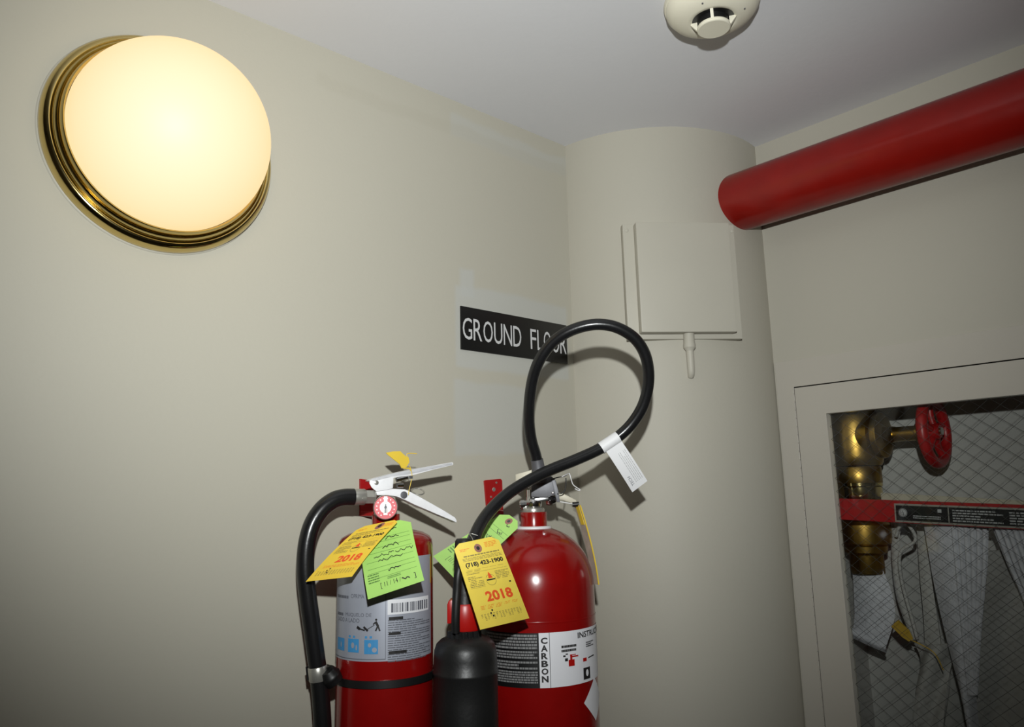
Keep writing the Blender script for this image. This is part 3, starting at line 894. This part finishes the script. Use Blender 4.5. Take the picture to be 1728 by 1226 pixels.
MB().lathe(pa(*C7(700, 600), .007), lx, [(0, .004), (.010, .004)], 16).build('valve_stem', M_chrome, abc)
MB().cyl(pa(*C7(690, 520), .008), pa(*C7(860, 480), .008), .0035).build('pull_pin', M_chrome, abc)
MB().torus(pa(*C7(1010, 690), -.012), lf * .5 + np.array([0, 0, .8]), .010, .0011, 30, 8).build('pin_ring', M_steel, abc)
# tamper seal
sl = [(540, 118), (640, 98), (750, 95), (790, 135), (835, 172), (872, 182), (885, 255), (845, 325), (770, 348), (738, 285), (640, 208), (560, 145)]
sm_ = MB().prism([pa(*C7(*p), .012) for p in sl], -lf * .0016)
sm_.tube([pa(*C7(*p), .011) for p in ((850, 180), (848, 135), (900, 125), (995, 132))], .0007, 6, 5)
sm_.tube([pa(*C7(*p), .0125) for p in ((880, 300), (905, 360), (920, 450), (905, 560), (880, 660), (870, 740))], .0006, 6, 5)
sm_.tube([pa(*C7(*p), .0125) for p in ((790, 345), (880, 350), (905, 380))], .0012, 6, 5)
sm_.build('tamper_seal', M_seal, abc, 40)
MB().box(pa(*C7(905, 480), .014) - np.array([.002, .001, .0022]), pa(*C7(905, 480), .014) + np.array([.003, .002, .0022])).build('seal_crimp', M_grey, abc)
# black retaining strap with hose clip
sz = [acyl(645, 1148)[1], acyl(645, 1161)[1]]
mb = MB().lathe((AXX, AXY, 0), (0, 0, 1), [(sz[1], AR + .0005), (sz[1], AR + .003), (sz[0], AR + .003), (sz[0], AR + .0005)], 72, False, False)
strap = mb.build('hose_strap', M_black, abc, 30)
a_ = pa(541, 1136); cyl0 = pa(572, 1146, .0)
MB().tube([pa(566, 1150, .01), pa(558, 1140, .010), pa(552, 1130, .012)], [.013, .015, .010], 12, 4).build('clip_arm', M_black, strap, 60)
mb = MB()
ring_c = pa(537.5, 1136); ring_ax = c1_ - c0_
G = []
for zt_ in (-.010, .009):
    G.append([ring_c + ring_ax / np.linalg.norm(ring_ax) * zt_ + (lx * math.cos(t) + lf * math.sin(t)) * .0165 for t in np.linspace(math.radians(-150), math.radians(55), 18)])
mb.grid(G, .0025).build('clip', M_black, strap, 60)

# wall hook behind the valve
wh = thing('wall_hook', 'red steel wall hook behind the gauge extinguisher valve', 'bracket', at_y(616, 840, YL), 'red extinguisher wall hooks')
pts = [at_y(*p_, YL - .004) for p_ in ((608, 807.5), (636, 811), (638, 873), (608.5, 870))]
MB().prism(pts, np.array([0, .004, 0])).build('plate', M_bracket, wh, 0, .0005)
pts = [at_y(*p_, YL - .004) for p_ in ((608.5, 862), (630, 864.5), (630, 873), (608.5, 870))]
MB().prism(pts, np.array([.004, -.03, 0])).build('hook_arm', M_bracket, wh, 0, .0006)

# ================================================================== CO2 extinguisher (right)
BXX, BXY, BR = 0.9768, 1.0175, 0.1025
BZ0 = CZ - .66
BO = np.array([BXX, BXY, 0])
bfw = -np.array([BXX, BXY, 0]) / math.hypot(BXX, BXY); brt = np.array([-bfw[1], bfw[0], 0]); brt = brt if np.dot(brt, RT) > 0 else -brt
co2 = thing('fire_extinguisher', 'larger red carbon dioxide extinguisher with looped black hose and black horn', 'fire extinguisher', (BXX, BXY, BZ0), 'wall mounted fire extinguishers')


def pc(px, py, off=0.0): return at_plane(px, py, BO + bfw * off, bfw)


MB().lathe((BXX, BXY, 0), (0, 0, 1), [(BZ0, BR * .9), (BZ0 + .008, BR * .97), (BZ0 + .02, BR), (CZ - .20, BR), (CZ - .156, BR), (CZ - .140, .1015), (CZ - .125, .0985), (CZ - .112, .0940), (CZ - .100, .0885), (CZ - .088, .0805), (CZ - .078, .0710), (CZ - .069, .0595), (CZ - .0625, .0475), (CZ - .058, .036), (CZ - .055, .028)], 80).build('cylinder', M_red, co2, 40)
MB().lathe((BXX, BXY, 0), (0, 0, 1), [(CZ - .200, BR + .0003), (CZ - .2015, BR + .0006), (CZ - .203, BR + .0003)], 72, False, False).build('weld_seam', M_red, co2, 60)
MB().lathe((BXX, BXY, 0), (0, 0, 1), [(CZ - .0585, .0295), (CZ - .0570, .0312), (CZ - .0535, .0312), (CZ - .052, .0295)], 48).build('collar_ring', M_white, co2, 40)
MB().lathe((BXX, BXY, 0), (0, 0, 1), [(CZ - .056, .0236), (CZ - .029, .0236), (CZ - .0275, .0228)], 48).build('neck', M_red, co2, 40)
MB().lathe((BXX, BXY, 0), (0, 0, 1), [(CZ - .0275, .0195), (CZ - .024, .0200), (CZ - .021, .0190), (CZ - .020, .013), (CZ - .012, .013)], 40).build('valve_nut', M_steel, co2, 30)
zc_ = lambda py: pc(905, py)[2]
MB().lathe((BXX, BXY, 0), (0, 0, 1), [(zc_(857), .0125), (zc_(853), .0150), (zc_(846), .0150), (zc_(843), .0125), (zc_(836), .0118), (zc_(826), .0118)], 32).build('valve_body', M_chrome, co2, 35)
# knob at the left, bursting disc plug at the right
p = pc(895, 850); q = pc(877, 852)
MB().lathe(p, q - p, [(0, .005), (.006, .005), (.0065, .0082), (np.linalg.norm(q - p) - .002, .0085), (np.linalg.norm(q - p), .0065)], 12).build('safety_plug', M_chrome, co2, 25)
p = pc(921, 845); q = pc(938, 843)
MB().lathe(p, q - p, [(0, .007), (.005, .0085), (.011, .0085), (np.linalg.norm(q - p), .0055)], 8).build('outlet_plug', M_chrome, co2, 25)
MB().prism([pc(893, 841, .012), pc(926, 838, .012), pc(926, 844, .012), pc(893, 848, .012)], -bfw * .024).build('bridge', M_chrome, co2, 20, .001)
# grey valve head block
hb = [(896, 838), (897, 812), (908, 806), (931, 803), (939, 812), (940, 834), (922, 839)]
MB().prism([pc(*p_, .016) for p_ in hb], -bfw * .034).build('valve_head', M_grey, co2, 25, .002)
lvp = [(930, 806), (936, 806), (942, 826), (945, 847), (940, 847), (935, 828)]
MB().prism([pc(*p_, .020) for p_ in lvp], -bfw * .022).build('squeeze_lever', M_grey, co2, 25, .0006)
ch = [(936, 830), (950, 832), (972, 843), (975, 850), (969, 850), (948, 843), (937, 842)]
MB().prism([pc(*p_, -.004) for p_ in ch], -bfw * .02).build('carry_handle', M_beige, co2, 25, .0008)
bp_ = [(870, 800), (888, 795), (905, 790), (905, 808), (893, 816), (892, 838), (884, 838), (885, 822), (870, 812)]
MB().prism([pc(*p_, -.010) for p_ in bp_], -bfw * .010).build('lever_guard', M_beige, co2, 25, .0008)
MB().lathe(pc(933, 831, .018), bfw, [(0, .0024), (.002, .0022), (.003, .001)], 14).build('lever_pin', M_chrome, co2)
mb = MB().tube([pc(*p_, .02) for p_ in ((930, 808), (942, 805), (952, 803), (960, 798))], .0009, 8, 5).tube([pc(*p_, .02) for p_ in ((955, 806), (955, 816), (953, 827), (948, 832), (940, 833))], .0010, 8, 5)
mb.build('seal_wire', M_black, co2, 60)
MB().tube([pc(*p_, .022) for p_ in ((948, 804), (958, 799), (961, 799), (964, 809), (967, 817), (973, 822), (979, 826), (976, 827), (970, 824))], .0008, 8, 5).build('seal_tail', M_white, co2, 60)

# looped hose: valve -> loop -> horn handle
hp = [(911, 806, 1.382), (909, 790, 1.382), (904, 767, 1.380), (897, 743, 1.374), (893, 715, 1.367), (893, 685, 1.358), (896, 655, 1.350), (902, 628, 1.342), (913, 603, 1.334), (931, 579, 1.327), (954, 562, 1.320), (982, 551, 1.315), (1011, 547, 1.312), (1040, 552, 1.312),
      (1068, 568, 1.315), (1086, 592, 1.320), (1094, 622, 1.326), (1093, 655, 1.334), (1083, 688, 1.340), (1064, 717, 1.344), (1040, 739, 1.344), (1010, 758, 1.338), (970, 776, 1.328), (930, 792, 1.316), (893, 810, 1.300), (858, 832, 1.278), (830, 858, 1.250), (812, 882, 1.222), (800, 907, 1.195), (793, 925, 1.180)]
ch_ = MB().tube([at_d(*p_) for p_ in hp], .0100, 18, 6).build('hose', M_rubber, co2, 60)
p, q = at_d(912, 812, 1.383), at_d(906, 775, 1.380)
MB().lathe(p, q - p, [(0, .0135), (.020, .0130), (.024, .0118), (np.linalg.norm(q - p), .0112)], 24).build('hose_ferrule', M_grey, ch_, 35)
# horn: handle tube, throat, red clip, bell
hx, hy = 0.757, 0.943
HZ = lambda py: at_plane(785, py, (hx, hy, 0), bfw)[2]
HO = np.array([hx, hy, 0]); hxp = lambda px, py, off=0.0: at_plane(px, py, HO + bfw * off, bfw)
s_ = np.dot(HO, FW) / FOC
horn = MB().lathe((hx, hy, 0), (0, 0, 1), [(HZ(1290), 50 * s_), (HZ(1288), 52 * s_), (HZ(1180), 52 * s_), (HZ(1136), 52 * s_), (HZ(1134), 53.2 * s_), (HZ(1130), 53.2 * s_), (HZ(1128), 52 * s_), (HZ(1108), 51.5 * s_), (HZ(1095), 50.5 * s_), (HZ(1084), 47 * s_), (HZ(1077), 40 * s_), (HZ(1072), 30 * s_), (HZ(1068), 23 * s_), (HZ(1062), 21 * s_), (HZ(1060), 20 * s_), (HZ(1000), 17 * s_), (HZ(930), 16 * s_), (HZ(912), 15 * s_), (HZ(908), 12 * s_)], 56).build('horn', M_hornm, co2, 45)
MB().tube([at_d(795, 921, 1.180), hxp(776, 955, .030), hxp(771, 1000, .034), hxp(769, 1040, .034), hxp(769, 1066, .030)], .0062, 14, 6).build('grip_tube', M_black, horn, 60)
for zpx, n in ((1072, 7),):
    for k in range(n):
        a = math.atan2(bfw[1], bfw[0]) + math.radians(-60 + 20 * k)
        c_ = np.array([hx + math.cos(a) * 27 * s_, hy + math.sin(a) * 27 * s_, HZ(1066)])
        MB().box(c_ - np.array([.003, .003, .008]), c_ + np.array([.003, .003, .004])).build('grip_lug', M_hornm, horn, 0, .0008)
# red clip round the throat, open at the front left where the tube passes
a0 = math.atan2(bfw[1], bfw[0])
G = [[(hx + r_ * math.cos(t), hy + r_ * math.sin(t), z_) for t in np.linspace(a0 - math.radians(12), a0 + math.radians(215), 30)] for z_, r_ in ((HZ(1060), 26 * s_), (HZ(1058), 27.5 * s_), (HZ(1020), 25.5 * s_), (HZ(1017), 24 * s_))]
MB().grid(G, .003).build('clip', M_redp, co2, 50)
tb = [hxp(754.5, 1020, .01), hxp(757, 1013, .01), hxp(763, 1012, .01), hxp(765.5, 1017, .01), hxp(765, 1051, .01), hxp(754.5, 1052, .01)]
MB().prism(tb, -bfw * .03).build('clip_tab', M_redp, co2, 25, .001)

# label on the cylinder
def bcyl(px, py):
    q = at_cyl(px, py, BXX, BXY, BR); t = math.atan2(q[1] - BXY, q[0] - BXX); return (t - 2 * PI if t > 0 else t), q[2]
def C_(x0, y0, x1, y1):
    a = bcyl(x0, (y0 + y1) / 2)[0]; b = bcyl(x1, (y0 + y1) / 2)[0]
    return a, bcyl((x0 + x1) / 2, y1)[1], b, bcyl((x0 + x1) / 2, y0)[1]
_, bz1 = bcyl(912, 1067.5); _, bz0 = bcyl(914, 1160.5)
t_l = math.radians(-205); t_m = bcyl(910, 1110)[0]; t_s = bcyl(927.5, 1110)[0]; t_r = math.radians(-10)
blab = cylpatch(BXX, BXY, BR + .0005, t_m, t_r, bz0, bz1, 48).build('label', M_lblw, co2, 60)
cylpatch(BXX, BXY, BR + .0005, t_l, t_m, bz0, bz1, 48).build('black_panel', M_lblk, blab, 60)
fb = wrap(BXX, BXY, BR + .0010)
P = Print(fb)
for y0, y1, n in ((1069, 1095, 5), (1097, 1111, 3), (1114, 1129, 3), (1131, 1148, 4), (1148, 1152, 1)):
    P.lines(math.radians(-188), bcyl(870, y1)[1], t_m - .03, bcyl(870, y0)[1], n, .66, .02, .07, .008)
P.build('panel_print', M_pprint, blab)
P = Print(fb)
zs_ = np.linspace(bcyl(918, 1074)[1], bcyl(918, 1152)[1], 7)
for k, c in enumerate('CARBON'):
    zt_, zb2 = zs_[k] - .001, zs_[k + 1] + .001
    Print(fb).text(c, t_m + .030, zb2, t_s - .028, zt_, bold=.006).build('letter', M_ink, blab)
Print(fb).text('INSTRUCTIONS', bcyl(974, 1068)[0], bz1 - .0135, bcyl(974, 1068)[0] + 1.02, bz1 - .0042, bold=.004).build('heading', M_ink, blab)
P.lines(*C_(947, 1087, 972, 1092), 1, .8, .05, .12, .01).lines(*C_(947, 1094, 972, 1099), 1, .8, .05, .12, .01)
P.lines(*C_(988, 1080, 1000, 1090), 3, .6)
P.rect(*C_(984, 1125, 995, 1145), 3)
P.stroke([bcyl(992, 1109), bcyl(1001, 1104)], .002)
P.rect(t_s, bz0, t_s + .008, bz1)
for (x0, y0, x1, y1) in ((950, 1105, 954, 1108), (954, 1102, 958, 1104), (953, 1110, 958, 1115)): P.rect(*C_(x0, y0, x1, y1))
P.build('label_print', M_ink, blab)
P = Print(wrap(BXX, BXY, BR + .0013))
P.rect(*C_(959, 1112, 969, 1123), 3).rect(*C_(961.5, 1104, 965, 1113)).rect(*C_(964, 1105, 975, 1107.5)).rect(*C_(961, 1103, 971, 1104.5)).rect(*C_(983, 1109, 989, 1115))
P.build('red_pictogram', M_redp, blab)
P = Print(wrap(BXX, BXY, BR + .0014))
t_, z_ = bcyl(990, 1134); P.disc(t_, z_, .035, 10, .0055)
P.build('label_symbol', M_lblw, blab)
t_, z_ = bcyl(1003, 1178)
P = Print(wrap(BXX, BXY, BR + .0012)); nd = 10
for k in range(nd):                                     # diamond cut into narrow strips so that it follows the curve
    a, b = -1 + 2 * k / nd, -1 + 2 * (k + 1) / nd
    ha, hb = .034 * (1 - abs(a)), .034 * (1 - abs(b))
    P.poly([p_ for p_ in ((t_ + .33 * a, z_ - ha), (t_ + .33 * b, z_ - hb), (t_ + .33 * b, z_ + hb), (t_ + .33 * a, z_ + ha))])
P.build('diamond_sticker', M_lblw, blab)

# wall hook carrying the CO2 cylinder
wh2 = thing('wall_hook', 'red steel wall hook with screw holes beside the looped hose', 'bracket', at_y(834, 860, YL), 'red extinguisher wall hooks')
pts = [at_y(*p_, YL - .004) for p_ in ((818, 811), (820, 809.5), (845, 807.5), (847.5, 810), (849.5, 862), (822, 857))]
pl_ = MB().prism(pts, np.array([0, .004, 0])).build('plate', M_bracket, wh2, 0, .0005)
for (x, y, r_) in ((837.5, 814, .0022), (833.5, 825.5, .0042), (828.5, 838, .0022)):
    MB().lathe(at_y(x, y, YL - .004), (0, -1, 0), [(0, r_), (.0012, r_ * .8)], 14).build('screw', M_steel, pl_)
pts = [at_y(822, 856, YL - .004), at_y(822, 864, YL - .004), at_y(850, 866, YL - .004), at_y(849.5, 860, YL - .004)]
q = np.array([BXX, BXY + .03, 0])
MB().prism([at_y(823, 855, YL - .002), at_y(849, 860, YL - .002), at_y(849, 865, YL - .002), at_y(823, 861, YL - .002)], np.array([BXX - .07 - at_y(836, 860, YL)[0], BXY + .024 - YL, 0])).build('arm', M_bracket, wh2, 0, .0006)

# ================================================================== tags
def tag_fn(cs, curl=0.0):
    """cs: TL, TR, BR, BL 3D corners -> fn(u, v, off) with u, v in 0..1"""
    TL, TR, BR_, BL = [np.asarray(c, float) for c in cs]
    n = np.cross(TR - TL, BL - TL); n /= np.linalg.norm(n)
    if np.dot(n, CAM - TL) < 0: n = -n
    def f(u, v, off=0.0):
        p = (BL * (1 - u) + BR_ * u) * (1 - v) + (TL * (1 - u) + TR * u) * v
        return p + n * (curl * math.sin(PI * v) + off)
    return f


def make_tag(name, label, cat, cs, material, group, curl=0.003, clipc=(.16, .09), eyelet=(.5, .915), hole=True):
    f = tag_fn(cs, curl)
    rows = []
    vs_ = [0, .15, .3, .45, .6, .75, .85, 1 - clipc[1], 1]
    for v in vs_:
        k = clipc[0] * max(0, (v - (1 - clipc[1])) / clipc[1])
        rows.append([f(k + (1 - 2 * k) * t, v) for t in np.linspace(0, 1, 7)])
    root = thing(name, label, cat, f(.5, .95), group)
    MB().grid(rows, .0006).build('card', material, root, 30)
    W = np.linalg.norm(f(1, .5) - f(0, .5)); H = np.linalg.norm(f(.5, 1) - f(.5, 0))
    if hole:
        e = Print(lambda u, v: f(u, v, .0006)); e.disc(eyelet[0], eyelet[1], .0066 / W, 20, .0066 / H); e.build('eyelet', M_eyelet, root)
        e = Print(lambda u, v: f(u, v, .0009)); e.disc(eyelet[0], eyelet[1], .0030 / W, 14, .0030 / H); e.build('eyelet_hole', M_black, root)
    return root, f, W, H


def yellow_print(root, f, W, H):
    g_ = lambda o_: (lambda u, v: f(u, v, o_))
    P = Print(g_(.0006))
    P.lines(.14, .826, .92, .846, 1, .75, .05, .12, .015).lines(.10, .775, .95, .818, 3, .42, .04, .12, .015)
    P.rect(.08, .672, .95, .675).lines(.08, .652, .40, .664, 1, .6).rect(.08, .640, .95, .643).lines(.08, .620, .35, .634, 1, .6)
    P.lines(.08, .47, .38, .60, 7, .45, .08, .3, .03).lines(.66, .52, .95, .62, 6, .45, .08, .3, .03)
    P.rect(.08, .462, .38, .465)
    for k in range(14):
        u = .10 + k * .06; P.lines(u, .08, u + .035, .16, 5, .5, .3, .8, .1)
    P.ring(.53, .525, .105, .008, 24, W / H * 1.0)
    P.build('fine_print', M_inkg, root)
    P = Print(g_(.0007)); P.text('(718) 423-1900', .12, .695, .93, .760, bold=.006)
    P.build('phone_number', M_ink, root)
    P = Print(g_(.0007)); P.rect(.44, .52, .62, .535).rect(.88, .46, .92, .478)
    for u, v in ((.34, .185), (.30, .155), (.33, .12)): P.disc(u, v, .018, 10, .018 * W / H)
    P.build('stray_marks', M_ink, root)
    P = Print(g_(.0007)); P.text('2018', .31, .285, .86, .405, bold=.012)
    P.build('year', M_inkr, root)
    P = Print(g_(.0008)).poly([(.49, .545), (.58, .545), (.545, .60), (.52, .62), (.50, .58)]); P.build('flame_emblem', M_inkr, root)
    P = Print(g_(.0006)); P.lines(.10, .895, .32, .93, 2, .6, .2, .4, .05).lines(.66, .895, .92, .96, 4, .6, .15, .35, .05).lines(.14, .205, .94, .255, 3, .5, .05, .15, .02)
    P.build('orange_print', M_inko, root)


def green_print(root, f, W, H, full=True):
    g_ = lambda o_: (lambda u, v: f(u, v, o_))
    P = Print(g_(.0006))
    for v in (.78, .72, .64, .57, .45, .36, .30, .22): P.rect(.08, v, .94, v + .004)
    P.lines(.06, .17, .26, .30, 4, .45, .1, .3, .03).lines(.40, .17, .64, .21, 2, .5)
    P.build('form_lines', M_inkgg, root)
    P = Print(g_(.0008)); w_ = .012
    P.scribble(.56, .865, .72, .90, 7, w_).scribble(.48, .72, .74, .78, 9, w_).scribble(.40, .60, .70, .66, 10, w_)
    P.scribble(.22, .50, .60, .55, 14, w_ * .8).scribble(.62, .50, .95, .545, 12, w_ * .8).scribble(.30, .43, .74, .475, 14, w_ * .8)
    P.scribble(.44, .26, .68, .31, 9, w_)
    P.text('[ 11 / 14 /', .26, .07, .62, .15).scribble(.64, .09, .78, .13, 9, w_ * 1.3).text(']', .86, .07, .89, .15)
    P.build('handwriting', M_ink, root)


HT = 'paper service tags on the extinguishers'
cs = [at_d(607, 889, 1.128), at_d(676, 875, 1.112), at_d(594, 972.5, 1.085), at_d(516, 981, 1.10)]
ty, f, W, H = make_tag('service_tag', 'yellow service tag slanting left across the black hose of the gauge extinguisher', 'tag', cs, M_ylw2, HT, .004, (.14, .06), (.60, .925))
yellow_print(ty, f, W, H)
cs = [at_d(606, 893, 1.135), at_d(692, 873, 1.122), at_d(716, 979, 1.065), at_d(621, 1011, 1.062)]
tg, f, W, H = make_tag('service_tag', 'green handwritten service tag over the silver label of the gauge extinguisher', 'tag', cs, M_grn, HT, .004, (.20, .08), (.6, .93), False)
green_print(tg, f, W, H)
cs = [at_d(764, 919, 1.118), at_d(839, 903, 1.128), at_d(893, 1042.5, 1.165), at_d(810.5, 1062, 1.085)]
ty2, f, W, H = make_tag('service_tag', 'yellow service tag hanging upright between the black horn and large red cylinder', 'tag', cs, M_ylw, HT, .002, (.14, .055), (.5, .905))
yellow_print(ty2, f, W, H)
MB().tube([at_d(802, 921, 1.117), at_d(797, 908, 1.165), at_d(793, 900, 1.185), at_d(806, 903, 1.185)], .0006, 6, 5).build('tie_wire', M_steel, ty2, 60)
# green tag behind the loop hose: long axis runs from the neck down to the left
cs = [at_d(852, 863, 1.312), at_d(881, 884, 1.300), at_d(776, 985, 1.275), at_d(731, 938, 1.285)]
tg2, f, W, H = make_tag('service_tag', 'green service tag tucked behind the looped hose of the large extinguisher', 'tag', cs, M_grn, HT, .003, (.26, .07), (.5, .93))
green_print(tg2, f, W, H)

# white flag label on the loop hose
p0 = at_d(1014, 756, 1.339); p1 = at_d(1043, 737, 1.344)
hl = thing('hose_label', 'white printed flag label wrapped round the looped hose', 'label', (p0 + p1) / 2)
MB().lathe(p0, p1 - p0, [(0, .0108), (np.linalg.norm(p1 - p0), .0108)], 24).build('wrap', M_white, hl, 40)
cs = [at_d(1020, 757, 1.334), at_d(1047, 741, 1.338), at_d(1092.5, 811, 1.345), at_d(1067, 830, 1.345)]
f = tag_fn(cs, .003)
MB().grid([[f(t, v) for t in np.linspace(0, 1, 5)] for v in np.linspace(0, 1, 9)], .0005).build('flag', M_white, hl, 40)
# the printing runs along the length of the flag
P = Print(lambda u, v: f(1 - v, u, .0005))
for k in range(5): P.lines(.12, .10 + k * .10, .80, .15 + k * .10, 1, .6, .03, .1, .015)
P.build('fine_print', M_txtl, hl)
Print(lambda u, v: f(1 - v, u, .0006)).text('TECH', .10, .66, .30, .82).build('lettering', M_txt, hl)

# clear sleeved tag hanging at the right of the large extinguisher
hang = [(974, 852, 1.375), (982, 878, 1.372), (992, 915, 1.362), (1000, 952, 1.352), (1005, 985, 1.345)]
sd = np.array([-RT[0] * .42 + FW[0], -RT[1] * .42 + FW[1], 0]); sd /= np.linalg.norm(sd)
hg = thing('sleeved_tag', 'narrow clear plastic sleeved tag with yellow edges at the right of the large cylinder', 'tag', at_d(*hang[0]))
cen = smooth([at_d(*p_) for p_ in hang], 5)
G = [[c + sd * t for t in np.linspace(-.011, .011, 5)] for c in cen]
MB().grid(G, .0016).build('sleeve', M_clear, hg, 60)
MB().grid([[c + sd * t - RT * .0016 * 0 for t in (-.012, -.0108)] for c in cen], .0022).build('yellow_edge', M_seal, hg, 60)
MB().grid([[c + sd * t - RT * .0012 for t in (-.008, .004)] for c in cen[:7]], .0012).build('yellow_card', M_seal, hg, 60)
MB().cyl(at_d(966, 851, 1.372), at_d(977, 850, 1.372), .0042).build('grommet', M_black, hg)
MB().tube([at_d(945, 846, 1.374), at_d(956, 848, 1.374), at_d(968, 850, 1.373)], .0009, 6, 4).build('cord', M_white, hg)
